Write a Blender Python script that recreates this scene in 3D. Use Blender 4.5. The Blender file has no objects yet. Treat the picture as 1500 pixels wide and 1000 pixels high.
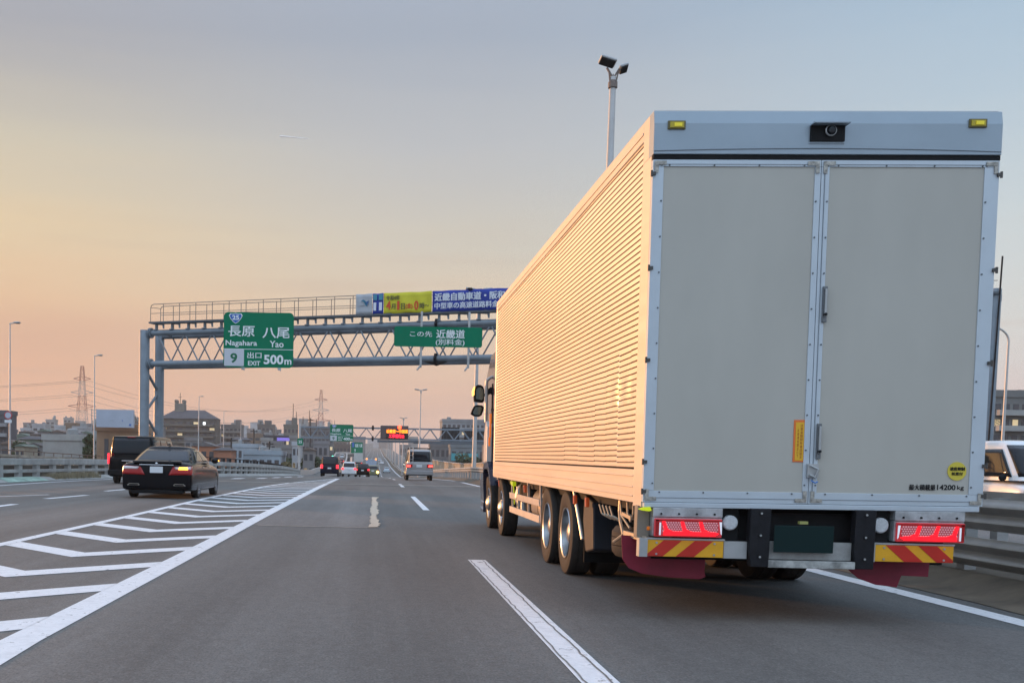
import bpy, bmesh, math, random
from mathutils import Vector, Matrix
from mathutils.bvhtree import BVHTree
from mathutils.geometry import tessellate_polygon
random.seed(7)
PI=math.pi; sc=bpy.context.scene; COL=sc.collection
def V(*a): return Vector(a)
# ------------------------------------------------------------------ camera
FPX,PPX,PPY=1537.2,496.7,768.0; YAW,PIT,ROL=-.03373,-.06208,.02021; CH=1.163
_fw=V(math.sin(YAW)*math.cos(PIT),math.cos(YAW)*math.cos(PIT),math.sin(PIT))
_r0=V(math.cos(YAW),-math.sin(YAW),0); _u0=_r0.cross(_fw)
_r=_r0*math.cos(ROL)+_u0*math.sin(ROL); _u=-_r0*math.sin(ROL)+_u0*math.cos(ROL)
cd=bpy.data.cameras.new('camera'); cam=bpy.data.objects.new('camera',cd); COL.objects.link(cam); sc.camera=cam
cd.sensor_width=36; cd.lens=FPX/1500*36; cd.shift_x=(750-PPX)/1500; cd.shift_y=(PPY-500)/1500
cd.clip_start=.1; cd.clip_end=20000
cam.matrix_world=Matrix(((_r.x,_u.x,-_fw.x,0),(_r.y,_u.y,-_fw.y,0),(_r.z,_u.z,-_fw.z,CH),(0,0,0,1)))
CAM=V(0,0,CH)
def ray(x,y): return _fw+_r*((x-PPX)/FPX)-_u*((y-PPY)/FPX)
def at(x,y,d):            # point at distance d along the road for a direction
    r=ray(x,y); return CAM+r*(d/r.y)
PROF=[(-60,0),(45,0),(66,-.05),(80,-.22),(106,-.56),(127,-.88),(160,-1.45),(212,-2.15),(268,-1.95),(330,-1.4),(378,-.9),(450,.4),(690,3.2),(950,7.5),(1250,13.5),(1600,19)]
def zr(y):
    if y<=PROF[0][0]: return 0.
    for (a,za),(b,zb) in zip(PROF,PROF[1:]):
        if y<=b:
            t=(y-a)/(b-a); return za+(zb-za)*t
    return PROF[-1][1]
def onroad(x,y):
    r=ray(x,y); d=20.
    for _ in range(60):
        p=CAM+r*(d/r.y)
        if p.z<=zr(d): break
        d*=1.04
    lo,hi=d/1.04,d
    for _ in range(20):
        m=(lo+hi)/2; p=CAM+r*(m/r.y)
        if p.z<=zr(m): hi=m
        else: lo=m
    return CAM+r*(hi/r.y)
# ------------------------------------------------------------------ materials
MATS={}
def mat(name,col,rough=.6,metal=0.,var=0.,scale=3.,emit=None,es=0.,bump=0.,bscale=40.,stretch=(1,1,1),col2=None,thr=None,spec=None,coat=0.,trans=0.):
    if name in MATS: return MATS[name]
    m=bpy.data.materials.new(name); m.use_nodes=True; nt=m.node_tree; N=nt.nodes; b=N['Principled BSDF']
    b.inputs['Base Color'].default_value=(*col,1); b.inputs['Roughness'].default_value=rough; b.inputs['Metallic'].default_value=metal
    if spec is not None: b.inputs['Specular IOR Level'].default_value=spec
    if coat: b.inputs['Coat Weight'].default_value=coat; b.inputs['Coat Roughness'].default_value=.05
    if trans: b.inputs['Transmission Weight'].default_value=trans
    if emit: b.inputs['Emission Color'].default_value=(*emit,1); b.inputs['Emission Strength'].default_value=es
    if var or col2 or bump:
        tc=N.new('ShaderNodeTexCoord'); mp=N.new('ShaderNodeMapping'); mp.inputs['Scale'].default_value=stretch
        nt.links.new(tc.outputs['Object'],mp.inputs[0])
    if var or col2:
        no=N.new('ShaderNodeTexNoise'); no.inputs['Scale'].default_value=scale; no.inputs['Detail'].default_value=6; no.inputs['Roughness'].default_value=.62
        nt.links.new(mp.outputs[0],no.inputs[0])
        rp=N.new('ShaderNodeValToRGB'); c2=col2 or tuple(max(0,c*(1-var)) for c in col)
        lo,hi=thr or (.35,.65)
        rp.color_ramp.elements[0].position=lo; rp.color_ramp.elements[1].position=hi
        rp.color_ramp.elements[0].color=(*c2,1); rp.color_ramp.elements[1].color=(*(col if col2 else tuple(min(1,c*(1+var*.5)) for c in col)),1)
        nt.links.new(no.outputs[0],rp.inputs[0]); nt.links.new(rp.outputs[0],b.inputs['Base Color'])
        if metal<.5:
            mr=N.new('ShaderNodeMapRange'); mr.inputs['To Min'].default_value=max(0,rough-.08); mr.inputs['To Max'].default_value=min(1,rough+.08)
            nt.links.new(no.outputs[0],mr.inputs[0]); nt.links.new(mr.outputs[0],b.inputs['Roughness'])
    if bump:
        n2=N.new('ShaderNodeTexNoise'); n2.inputs['Scale'].default_value=bscale; n2.inputs['Detail'].default_value=4
        bp=N.new('ShaderNodeBump'); bp.inputs['Strength'].default_value=bump; bp.inputs['Distance'].default_value=.01
        nt.links.new(mp.outputs[0],n2.inputs[0]); nt.links.new(n2.outputs[0],bp.inputs['Height']); nt.links.new(bp.outputs[0],b.inputs['Normal'])
    MATS[name]=m; return m
M=dict(
 white=mat('white_paint',(.72,.72,.71),.4,var=.12,scale=2),
 steel=mat('painted_steel',(.20,.235,.27),.5,var=.18,scale=1.5,metal=.15),
 galv=mat('galvanised_steel',(.42,.43,.43),.45,metal=.55,var=.15,scale=3),
 pole=mat('lamp_post_steel',(.50,.49,.48),.45,metal=.3,var=.12,scale=2),
 conc=mat('barrier_concrete',(.38,.38,.37),.8,var=.3,scale=1.3,bump=.4),
 conc2=mat('parapet_concrete',(.36,.31,.25),.85,var=.35,scale=.8,bump=.4),
 rail=mat('guardrail_steel',(.37,.36,.345),.5,metal=.3,var=.25,scale=1.2),
 dark=mat('dark_metal',(.022,.022,.024),.7,var=.3,scale=8,spec=.2),
 black=mat('black_plastic',(.010,.010,.011),.55,var=.3,scale=10,spec=.15),
 rubber=mat('tyre_rubber',(.035,.028,.023),.8,var=.3,scale=14,bump=.3,bscale=60),
 glass=mat('dark_glass',(.008,.010,.014),.06,spec=.32),
 chrome=mat('chrome',(.75,.76,.78),.12,metal=1),
 green=mat('sign_green',(.0,.17,.085),.5,var=.08,scale=1,spec=.15),
 letter=mat('sign_lettering',(.74,.78,.78),.5),
 gletter=mat('sign_green_lettering',(.0,.13,.06),.5),
 blueS=mat('sign_blue',(.03,.12,.42),.5),
 redE=mat('red_lamp_lit',(.6,.01,.01),.3,emit=(1,.03,.05),es=2.2),
 redL=mat('red_lens',(.35,.008,.01),.15,coat=.5),
 amberE=mat('amber_lamp_lit',(.8,.3,.02),.3,emit=(1,.42,.05),es=4.),
 plate=mat('number_plate_white',(.66,.68,.70),.4),
 plank=None)
# ------------------------------------------------------------------ mesh helper
class MB:
    def __init__(s): s.v=[]; s.f=[]; s.m=[]
    def add(s,vs,fs,mi=0):
        o=len(s.v); s.v+= [tuple(v) for v in vs]; s.f+=[[i+o for i in f] for f in fs]; s.m+=[mi]*len(fs); return s
    def box(s,x0,x1,y0,y1,z0,z1,mi=0,mt=None):
        vs=[V(x,y,z) for x in (x0,x1) for y in (y0,y1) for z in (z0,z1)]
        if mt is not None: vs=[mt@v for v in vs]
        return s.add(vs,[(0,1,3,2),(4,6,7,5),(0,4,5,1),(2,3,7,6),(0,2,6,4),(1,5,7,3)],mi)
    def bar(s,a,b,w,h=None,mi=0,up=V(0,0,1)):
        a=Vector(a);b=Vector(b); d=(b-a).normalized(); h=h or w
        sx=d.cross(up)
        if sx.length<1e-4: sx=d.cross(V(1,0,0))
        sx.normalize(); su=sx.cross(d)
        q=[(-.5,-.5),(.5,-.5),(.5,.5),(-.5,.5)]
        vs=[p+sx*(i*w)+su*(j*h) for p in (a,b) for i,j in q]
        return s.add(vs,[(0,1,2,3),(7,6,5,4),(0,4,5,1),(1,5,6,2),(2,6,7,3),(3,7,4,0)],mi)
    def tube(s,a,b,r0,r1=None,n=10,mi=0,caps=True):
        a=Vector(a);b=Vector(b); r1=r0 if r1 is None else r1; d=(b-a).normalized()
        sx=d.cross(V(0,0,1))
        if sx.length<1e-3: sx=V(1,0,0)
        sx.normalize(); su=sx.cross(d); vs=[]
        for p,r in ((a,r0),(b,r1)):
            for k in range(n):
                t=2*PI*k/n; vs.append(p+sx*(r*math.cos(t))+su*(r*math.sin(t)))
        fs=[(k,(k+1)%n,n+(k+1)%n,n+k) for k in range(n)]
        if caps: fs+=[tuple(range(n))[::-1],tuple(range(n,2*n))]
        return s.add(vs,fs,mi)
    def path(s,pts,r,n=8,mi=0):
        for a,b in zip(pts,pts[1:]): s.tube(a,b,r,r,n,mi)
        return s
    def prism(s,poly,ax,a,b,mi=0):   # polygon in the plane across axis ax, from a to b
        f={'x':lambda p,t:(t,p[0],p[1]),'y':lambda p,t:(p[0],t,p[1]),'z':lambda p,t:(p[0],p[1],t)}[ax]
        n=len(poly); vs=[f(p,t) for t in (a,b) for p in poly]
        tri=tessellate_polygon([[V(p[0],p[1],0) for p in poly]])
        fs=[tuple(t) for t in tri]+[tuple(i+n for i in t)[::-1] for t in tri]+[(k,(k+1)%n,n+(k+1)%n,n+k) for k in range(n)]
        return s.add(vs,fs,mi)
    def lathe(s,prof,c=(0,0,0),ax='x',n=32,mi=0):  # prof: (radius, along)
        vs=[]
        for r,a in prof:
            for k in range(n):
                t=2*PI*k/n; u,w=r*math.cos(t),r*math.sin(t)
                p={'x':(a,u,w),'y':(u,a,w),'z':(u,w,a)}[ax]; vs.append((p[0]+c[0],p[1]+c[1],p[2]+c[2]))
        m=len(prof)
        return s.add(vs,[(i*n+k,i*n+(k+1)%n,((i+1)%m)*n+(k+1)%n,((i+1)%m)*n+k) for i in range(m-1) for k in range(n)],mi)
    def quad(s,a,b,c,d,mi=0): return s.add([a,b,c,d],[(0,1,2,3)],mi)
    def disc(s,c,r,ax='y',t=.01,n=24,mi=0):
        a=[0,0,0]; a['xyz'.index(ax)]=t/2; a=Vector(a); c=Vector(c); return s.tube(c-a,c+a,r,r,n,mi)
    def sphere(s,c,r,sx=1,sy=1,sz=1,n=12,mi=0):
        m=n//2; vs=[];fs=[]
        for i in range(m+1):
            p=PI*i/m
            for k in range(n):
                t=2*PI*k/n; vs.append((c[0]+r*sx*math.sin(p)*math.cos(t),c[1]+r*sy*math.sin(p)*math.sin(t),c[2]+r*sz*math.cos(p)))
        for i in range(m):
            for k in range(n): fs.append((i*n+k,(i+1)*n+k,(i+1)*n+(k+1)%n,i*n+(k+1)%n))
        return s.add(vs,fs,mi)
LOCM={}
def mesh_from(mb,name):
    me=bpy.data.meshes.new(name); me.from_pydata(mb.v,[],mb.f); me.polygons.foreach_set('material_index',mb.m)
    bm=bmesh.new(); bm.from_mesh(me); bmesh.ops.recalc_face_normals(bm,faces=bm.faces); bm.to_mesh(me); bm.free(); return me
def part(name,mb,mats,parent=None,world=False,smooth=False,bevel=0,solid=0,sub=0):
    if world and parent is not None:
        root=parent
        while root.parent: root=root.parent
        iv=LOCM[root.as_pointer()].inverted(); mb.v=[tuple(iv@Vector(v)) for v in mb.v]
    me=mesh_from(mb,name); o=bpy.data.objects.new(name,me); COL.objects.link(o)
    for m in (mats if isinstance(mats,(list,tuple)) else [mats]): me.materials.append(m)
    if parent: o.parent=parent
    if smooth:
        me.shade_smooth(); me.set_sharp_from_angle(angle=math.radians(smooth if smooth is not True else 40))
    if bevel:
        md=o.modifiers.new('bevel','BEVEL'); md.width=bevel; md.segments=2; md.limit_method='ANGLE'; md.angle_limit=math.radians(40)
    if solid:
        md=o.modifiers.new('solid','SOLIDIFY'); md.thickness=solid; md.offset=0
    if sub:
        md=o.modifiers.new('sub','SUBSURF'); md.levels=sub; md.render_levels=sub
    return o
def parts(name,mb,mats,parent=None,**k):
    n=len(mb.v); p=list(range(n))
    def fnd(i):
        while p[i]!=i: p[i]=p[p[i]]; i=p[i]
        return i
    for f in mb.f:
        r=fnd(f[0])
        for i in f[1:]: p[fnd(i)]=r
    g={}
    for f,m in zip(mb.f,mb.m): g.setdefault(fnd(f[0]),[]).append((f,m))
    out=[]
    for fl in g.values():
        b=MB(); mp={}
        for f,m in fl:
            for i in f:
                if i not in mp: mp[i]=len(b.v); b.v.append(mb.v[i])
            b.f.append([mp[i] for i in f]); b.m.append(m)
        out.append(part(name,b,mats,parent,**k))
    return out
def tag(o,label=None,cat=None,group=None,kind=None):
    if label: o['label']=label
    if cat: o['category']=cat
    if group: o['group']=group
    if kind: o['kind']=kind
    return o
def thing(name,label,cat,loc=(0,0,0),rz=0,group=None):
    o=bpy.data.objects.new(name,None); COL.objects.link(o); o.empty_display_size=.2
    o.location=loc; o.rotation_euler=(0,0,rz); tag(o,label,cat,group)
    LOCM[o.as_pointer()]=Matrix.Translation(Vector(loc))@Matrix.Rotation(rz,4,'Z'); return o
def struct(name,mb,m,kind='structure',**k):
    o=part(name,mb,m,**k); o['kind']=kind; return o
def copy_tree(o,parent=None):
    c=o.copy(); COL.objects.link(c); c.parent=parent
    for ch in o.children: copy_tree(ch,c)
    return c
def bake(o):
    dg=bpy.context.evaluated_depsgraph_get(); dg.update(); me=bpy.data.meshes.new_from_object(o.evaluated_get(dg)); o.modifiers.clear(); o.data=me; return o
def text_mb(s,center,right,up,h,w=None,bold=0.,nrm=.0,depth=0,mi=0,mb=None):
    if bold>0 and any(ord(c)>0x2e00 for c in s): return cjk_mb(s,center,right,up,h,w,th=bold,mb=mb)
    cu=bpy.data.curves.new('t','FONT'); cu.body=s; cu.size=1; cu.offset=bold; cu.resolution_u=3; cu.space_line=1
    if depth: cu.extrude=depth
    ob=bpy.data.objects.new('t',cu); COL.objects.link(ob)
    dg=bpy.context.evaluated_depsgraph_get(); dg.update(); me=bpy.data.meshes.new_from_object(ob.evaluated_get(dg))
    vs=[v.co.copy() for v in me.vertices]; fs=[tuple(p.vertices) for p in me.polygons]
    bpy.data.objects.remove(ob); bpy.data.meshes.remove(me)
    mb=mb or MB()
    if not vs: return mb
    x0=min(v.x for v in vs);x1=max(v.x for v in vs);y0=min(v.y for v in vs);y1=max(v.y for v in vs)
    sy=h/(y1-y0); sx=(w/(x1-x0)) if w else sy
    R=Vector(right).normalized();U=Vector(up).normalized();Nn=R.cross(U)
    out=[Vector(center)+R*((v.x-(x0+x1)/2)*sx)+U*((v.y-(y0+y1)/2)*sy)+Nn*(nrm+v.z) for v in vs]
    return mb.add(out,fs,mi)
def cjk_mb(s,center,right,up,h,w=None,th=.02,mb=None):
    """brushes a heavier weight by laying slightly shifted copies a hair apart in depth"""
    mb=mb or MB(); R=Vector(right).normalized();U=Vector(up).normalized();Nn=R.cross(U); k=h*th
    for i,(du,dv) in enumerate(((-1,-.6),(1,-.6),(-1,.6),(1,.6))): text_mb(s,Vector(center)+R*du*k+U*dv*k+Nn*(.0015*i),right,up,h,w,mb=mb)
    return mb
def clip(poly,rect):
    x0,x1,y0,y1=rect
    for ax,lim,sg in ((0,x0,1),(0,x1,-1),(1,y0,1),(1,y1,-1)):
        out=[]
        for i in range(len(poly)):
            a,b=poly[i-1],poly[i]; ia=(a[ax]-lim)*sg>=0; ib=(b[ax]-lim)*sg>=0
            if ia!=ib:
                t=(lim-a[ax])/(b[ax]-a[ax]); out.append((a[0]+(b[0]-a[0])*t,a[1]+(b[1]-a[1])*t))
            if ib: out.append(b)
        poly=out
        if not poly: return []
    return poly
def rrect(x0,x1,y0,y1,r,n=5):
    pts=[]
    for cx,cy,a0 in ((x1-r,y0+r,-PI/2),(x1-r,y1-r,0),(x0+r,y1-r,PI/2),(x0+r,y0+r,PI)):
        for k in range(n+1):
            a=a0+PI/2*k/n; pts.append((cx+r*math.cos(a),cy+r*math.sin(a)))
    return pts
# ------------------------------------------------------------------ world and sun
SUNAZ=math.radians(-47); SUNEL=math.radians(4.2)      # azimuth measured from +Y towards +X
w=bpy.data.worlds.new('World'); sc.world=w; w.use_nodes=True; nt=w.node_tree; N=nt.nodes; L=nt.links
bg=N['Background']
def ramp(stops):
    r=N.new('ShaderNodeValToRGB'); cr=r.color_ramp
    while len(cr.elements)<len(stops): cr.elements.new(.5)
    def lin(c): return (c/255/12.92 if c/255<.04045 else ((c/255+.055)/1.055)**2.4)
    for e,(p,c) in zip(cr.elements,stops): e.position=p; e.color=(lin(c[0]),lin(c[1]),lin(c[2]),1)
    return r
geo=N.new('ShaderNodeTexCoord'); sep=N.new('ShaderNodeSeparateXYZ'); L.new(geo.outputs['Generated'],sep.inputs[0])
def math_(op,a,b=None,clampv=False):
    m=N.new('ShaderNodeMath'); m.operation=op; m.use_clamp=clampv
    for i,x in enumerate((a,b)):
        if x is None: continue
        if isinstance(x,(int,float)): m.inputs[i].default_value=x
        else: L.new(x,m.inputs[i])
    return m.outputs[0]
# thin cloud bands bend the elevation used for the colour
mp=N.new('ShaderNodeMapping'); mp.inputs['Scale'].default_value=(2.2,2.2,26); L.new(geo.outputs['Generated'],mp.inputs[0])
no=N.new('ShaderNodeTexNoise'); no.inputs['Scale'].default_value=1.4; no.inputs['Detail'].default_value=4; L.new(mp.outputs[0],no.inputs[0])
nz=math_('SUBTRACT',no.outputs[0],.5)
nz2=math_('MULTIPLY',nz,.035)
el=math_('ADD',sep.outputs['Z'],nz2)
#SKY
rl=ramp([(0,(224,166,136)),(.035,(242,182,142)),(.075,(234,182,148)),(.105,(226,180,150)),(.14,(236,198,160)),(.20,(234,211,174)),(.27,(211,203,184)),(.36,(172,175,183)),(.6,(176,195,220)),(1,(190,208,238))])
rm=ramp([(0,(228,176,162)),(.03,(234,187,163)),(.08,(232,198,172)),(.14,(226,208,184)),(.2,(211,206,193)),(.28,(192,196,200)),(.37,(168,180,196)),(.6,(178,198,228)),(1,(190,208,238))])
rr=ramp([(0,(216,192,186)),(.04,(221,208,208)),(.12,(218,222,220)),(.2,(206,219,224)),(.3,(184,206,222)),(.38,(166,195,219)),(.6,(180,206,236)),(1,(195,212,240))])
rb=ramp([(0,(150,162,180)),(.06,(180,180,190)),(.15,(186,198,215)),(.3,(186,212,236)),(.6,(198,222,248)),(1,(195,214,240))])
for r in (rl,rm,rr,rb): L.new(el,r.inputs[0])
hx=math_('DIVIDE',sep.outputs['X'],math_('SQRT',math_('ADD',math_('MULTIPLY',sep.outputs['X'],sep.outputs['X']),math_('MULTIPLY',sep.outputs['Y'],sep.outputs['Y']))))
def mix(f,a,b):
    m=N.new('ShaderNodeMix'); m.data_type='RGBA'; L.new(f,m.inputs[0]); L.new(a,m.inputs[6]); L.new(b,m.inputs[7]); return m.outputs[2]
def mr(v,a,b):
    m=N.new('ShaderNodeMapRange'); m.interpolation_type='SMOOTHSTEP'; L.new(v,m.inputs[0]); m.inputs[1].default_value=a; m.inputs[2].default_value=b; return m.outputs[0]
c1=mix(mr(hx,-.38,.08),rl.outputs[0],rm.outputs[0]); c2=mix(mr(hx,.05,.55),c1,rr.outputs[0]); c3=mix(mr(sep.outputs['Y'],.25,-.35),c2,rb.outputs[0])
# cloud streak tint
mp2=N.new('ShaderNodeMapping'); mp2.inputs['Scale'].default_value=(3,3,44); mp2.inputs['Location'].default_value=(3,1,7); L.new(geo.outputs['Generated'],mp2.inputs[0])
n2=N.new('ShaderNodeTexNoise'); n2.inputs['Scale'].default_value=1.1; n2.inputs['Detail'].default_value=5; L.new(mp2.outputs[0],n2.inputs[0])
cf=math_('MULTIPLY',mr(n2.outputs[0],.5,.72),.24)
gr=N.new('ShaderNodeRGB'); gr.outputs[0].default_value=(.50,.36,.31,1)
c4=mix(math_('MULTIPLY',cf,mr(sep.outputs['Z'],.26,.10)),c3,gr.outputs[0])
sky=N.new('ShaderNodeTexSky'); sky.sky_type='NISHITA'; sky.sun_disc=False; sky.sun_elevation=SUNEL; sky.sun_rotation=SUNAZ
sky.dust_density=2; 
sm=N.new('ShaderNodeVectorMath'); sm.operation='SCALE'; sm.inputs[3].default_value=.07; L.new(sky.outputs[0],sm.inputs[0])
fx=N.new('ShaderNodeRGB'); fx.outputs[0].default_value=(.05,.05,.05,1)
c5=mix(fx.outputs[0],c4,sm.outputs[0])
# brighter glow of the sky outside the frame: overhead/behind and around the sun
sd=V(math.sin(SUNAZ)*math.cos(SUNEL),math.cos(SUNAZ)*math.cos(SUNEL),math.sin(SUNEL))
dt=N.new('ShaderNodeVectorMath'); dt.operation='DOT_PRODUCT'; L.new(geo.outputs['Generated'],dt.inputs[0]); dt.inputs[1].default_value=sd
gl=mr(dt.outputs['Value'],.89,1.0)
gcol=N.new('ShaderNodeRGB'); gcol.outputs[0].default_value=(3.2,1.6,.5,1)
addn=N.new('ShaderNodeMix'); addn.data_type='RGBA'; addn.blend_type='ADD'; L.new(gl,addn.inputs[0]); L.new(c5,addn.inputs[6]); L.new(gcol.outputs[0],addn.inputs[7])
boost=math_('ADD',1.,math_('MULTIPLY',mr(sep.outputs['Z'],.42,.75),.75))
boost2=math_('ADD',boost,math_('MULTIPLY',mr(sep.outputs['Y'],.1,-.6),.55))
L.new(addn.outputs[2],bg.inputs[0]); L.new(boost2,bg.inputs[1])
sl=bpy.data.lights.new('sun','SUN'); sl.energy=4.0; sl.color=(1,.47,.19); sl.angle=math.radians(.8)
so=bpy.data.objects.new('sun',sl); COL.objects.link(so); so.rotation_euler=sd.to_track_quat('Z','Y').to_euler(); so.location=(-50,20,40)
sc.view_settings.view_transform='Standard'; sc.view_settings.look='None'; sc.view_settings.exposure=0; sc.view_settings.gamma=1
# ------------------------------------------------------------------ road materials
def asphalt(name,col,patch=0.25,dz=0):
    m=bpy.data.materials.new(name); m.use_nodes=True; nt=m.node_tree; N=nt.nodes; L=nt.links; b=N['Principled BSDF']
    tc=N.new('ShaderNodeTexCoord')
    def noise(scale,stretch=(1,1,1),det=5):
        mp=N.new('ShaderNodeMapping'); mp.inputs['Scale'].default_value=stretch; L.new(tc.outputs['Object'],mp.inputs[0])
        n=N.new('ShaderNodeTexNoise'); n.inputs['Scale'].default_value=scale; n.inputs['Detail'].default_value=det; n.inputs['Roughness'].default_value=.7; L.new(mp.outputs[0],n.inputs[0]); return n.outputs[0]
    def rng(v,a,b_,lo,hi):
        r=N.new('ShaderNodeMapRange'); L.new(v,r.inputs[0]); r.inputs[1].default_value=a; r.inputs[2].default_value=b_; r.inputs[3].default_value=lo; r.inputs[4].default_value=hi; return r.outputs[0]
    def mul(a,b_):
        q=N.new('ShaderNodeMath'); q.operation='MULTIPLY'; L.new(a,q.inputs[0]); L.new(b_,q.inputs[1]); return q.outputs[0]
    f=mul(rng(noise(.35,(1,.25,1)),.3,.7,1-patch,1+patch*.6),rng(noise(26),.25,.75,.74,1.28))
    sx_=N.new('ShaderNodeSeparateXYZ'); L.new(tc.outputs['Object'],sx_.inputs[0]); cs=N.new('ShaderNodeMath'); cs.operation='MULTIPLY_ADD'; L.new(sx_.outputs[0],cs.inputs[0]); cs.inputs[1].default_value=3.49; cs.inputs[2].default_value=1.745
    cc=N.new('ShaderNodeMath'); cc.operation='COSINE'; L.new(cs.outputs[0],cc.inputs[0]); f=mul(f,rng(cc.outputs[0],-1,1,.91,1.06)); f=mul(f,rng(noise(11,(1,.6,1)),.3,.7,.86,1.16))
    f=mul(f,rng(noise(1.3,(1.0,.02,1)),.3,.7,.78,1.16)); f=mul(f,rng(noise(75,(1,.5,1)),.3,.7,.55,1.55)); f=mul(f,rng(noise(9,(1,.3,1)),.60,.75,1,1.35))
    c=N.new('ShaderNodeVectorMath'); c.operation='SCALE'; c.inputs[0].default_value=col; L.new(f,c.inputs[3])
    L.new(c.outputs[0],b.inputs['Base Color']); b.inputs['Roughness'].default_value=.78
    bp=N.new('ShaderNodeBump'); bp.inputs['Strength'].default_value=.35; bp.inputs['Distance'].default_value=.006; L.new(noise(120),bp.inputs['Height']); L.new(bp.outputs[0],b.inputs['Normal'])
    return m
def paint(name,col,wear=.62):
    m=bpy.data.materials.new(name); m.use_nodes=True; nt=m.node_tree; N=nt.nodes; L=nt.links; b=N['Principled BSDF']
    tc=N.new('ShaderNodeTexCoord'); n=N.new('ShaderNodeTexNoise'); n.inputs['Scale'].default_value=7; n.inputs['Detail'].default_value=8; n.inputs['Roughness'].default_value=.75
    L.new(tc.outputs['Object'],n.inputs[0]); r=N.new('ShaderNodeValToRGB'); L.new(n.outputs[0],r.inputs[0])
    r.color_ramp.elements[0].position=wear; r.color_ramp.elements[0].color=(*col,1); r.color_ramp.elements[1].position=wear+.06; r.color_ramp.elements[1].color=(.12,.115,.105,1)
    e=r.color_ramp.elements.new(.3); e.color=tuple(c*.78 for c in col)+(1,)
    L.new(r.outputs[0],b.inputs['Base Color']); b.inputs['Roughness'].default_value=.6
    return m
ASPH=asphalt('asphalt',(.102,.102,.097)); ASP2=asphalt('asphalt_patch',(.142,.135,.127)); WHITE=paint('road_paint',(.74,.74,.75),.585); WORN=paint('worn_road_paint',(.62,.61,.60),.53)
JOINT=mat('joint_filler',(.36,.32,.27),.9,var=.3,scale=6); JDARK=mat('tar_crack',(.17,.165,.16),.7,var=.3)
# ------------------------------------------------------------------ ground, road
ys=[-40,-20,0,10,20,30,40,45]+[45+i*7 for i in range(1,60)]+[470+i*40 for i in range(1,29)]
def sheet(x0,x1,dz,name,m,ylo=-60,yhi=1600):
    mb=MB(); yy=[y for y in ys if ylo<y<yhi]; yy=[ylo]+yy+[yhi]; vs=[];fs=[]
    for i,y in enumerate(yy):
        a_=x0(y) if callable(x0) else x0; b_=x1(y) if callable(x1) else x1; vs+=[(a_,y,zr(y)+dz),(b_,y,zr(y)+dz)]
        if i: k=2*i; fs.append((k-2,k-1,k+1,k))
    mb.add(vs,fs); return struct(name,mb,m)
g=MB(); g.add([(-4000,-400,-9.5),(4000,-400,-9.5),(4000,7000,-9.5),(-4000,7000,-9.5)],[(0,1,2,3)])
struct('ground',g,mat('city_ground',(.12,.115,.10),.9,var=.5,scale=.02))
ledge=lambda y: (bl(max(y,-20))-.9 if y<236 else -7.6)
BL=[(-19.5,-20),(-18.3,10),(-16.9,25),(-15.18,42),(-14.24,55),(-12.4,62),(-10.4,69),(-9.5,80),(-9.2,95),(-10.2,128),(-12.6,180),(-12.9,215),(-12.4,240),(-13.2,300)]
def bl(t):   # point on left barrier by y
    for (x0,y0),(x1,y1) in zip(BL,BL[1:]):
        if t<=y1: return x0+(x1-x0)*(t-y0)/(y1-y0)
    return BL[-1][0]
sheet(ledge,6.6,0,'road',ASPH); sheet(-31.2,lambda y: bl(max(y,-20))-.9,-.004,'side_road',asphalt('asphalt_side',(.10,.095,.085)),yhi=150); sheet(6.6,19,-.02,'opposite_road',asphalt('asphalt_far',(.14,.13,.12)))
# deck body under the road
mb=MB(); yy=[-60]+[y for y in ys if -60<y<1600]
vs=[];fs=[]
for i,y in enumerate(yy):
    z=zr(y); xl_=ledge(y)-.05; vs+=[(xl_,y,z-.05),(xl_,y,z-1.8),(19.2,y,z-1.8),(19.2,y,z-.06)]
    if i:
        k=4*i; fs+=[(k-4,k-3,k+1,k),(k-3,k-2,k+2,k+1),(k-2,k-1,k+3,k+2)]
mb.add(vs,fs); struct('road_deck',mb,M['conc'])
mb=MB(); mb.box(-31.3,-14,-60,150,-2.2,-1.4); mb.box(-31.3,-31.21,-60,150,-1.39,0); struct('side_road_deck',mb,M['conc'])
# brown verge and kerb on our right
VERGE=mat('dusty_verge',(.125,.100,.070),.9,var=.45,scale=1.4,bump=.5)
mb=MB(); vs=[];fs=[]
yv=[-10+i*1.5 for i in range(56)]+[y for y in ys if y>75]
for i,y in enumerate(yv):
    z=zr(y); w_=.03*math.sin(y*2.1)+.02*math.sin(y*5.3)
    vs+=[(5.34+w_,y,z+.006),(5.6,y,z+.03),(5.92,y,z+.16),(6.9,y,z+.2),(7.1,y,z+.2),(7.15,y,z-.03)]
    if i:
        k=6*i; fs+=[(k-6+j,k-5+j,k+1+j,k+j) for j in range(5)]
mb.add(vs,fs); struct('median_kerb',mb,VERGE,smooth=30)
# left kerb along the barrier
# ---- painted marks
marks=MB(); worn=MB()
def strip(pts,w,mb,dz=.004,step=4):
    out=[]
    for (x0,y0),(x1,y1) in zip(pts,pts[1:]):
        n=max(1,int(math.hypot(x1-x0,y1-y0)/step))
        for k in range(n): out.append((x0+(x1-x0)*k/n,y0+(y1-y0)*k/n))
    out.append(pts[-1]); vs=[];fs=[]
    for i,(x,y) in enumerate(out):
        a=out[max(0,i-1)];b=out[min(len(out)-1,i+1)]; d=V(b[0]-a[0],b[1]-a[1],0).normalized(); nx,ny=-d.y,d.x
        vs+=[(x+nx*w/2,y+ny*w/2,zr(y+ny*w/2)+dz),(x-nx*w/2,y-ny*w/2,zr(y-ny*w/2)+dz)]
        if i: k=2*i; fs.append((k-2,k-1,k+1,k))
    mb.add(vs,fs)
# right edge line
mb=MB(); strip([(4.98,-5),(5.05,8),(5.05,60),(5.05,400),(5.05,1400)],.22,mb,step=8); struct('edge_line',mb,WHITE)
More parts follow.
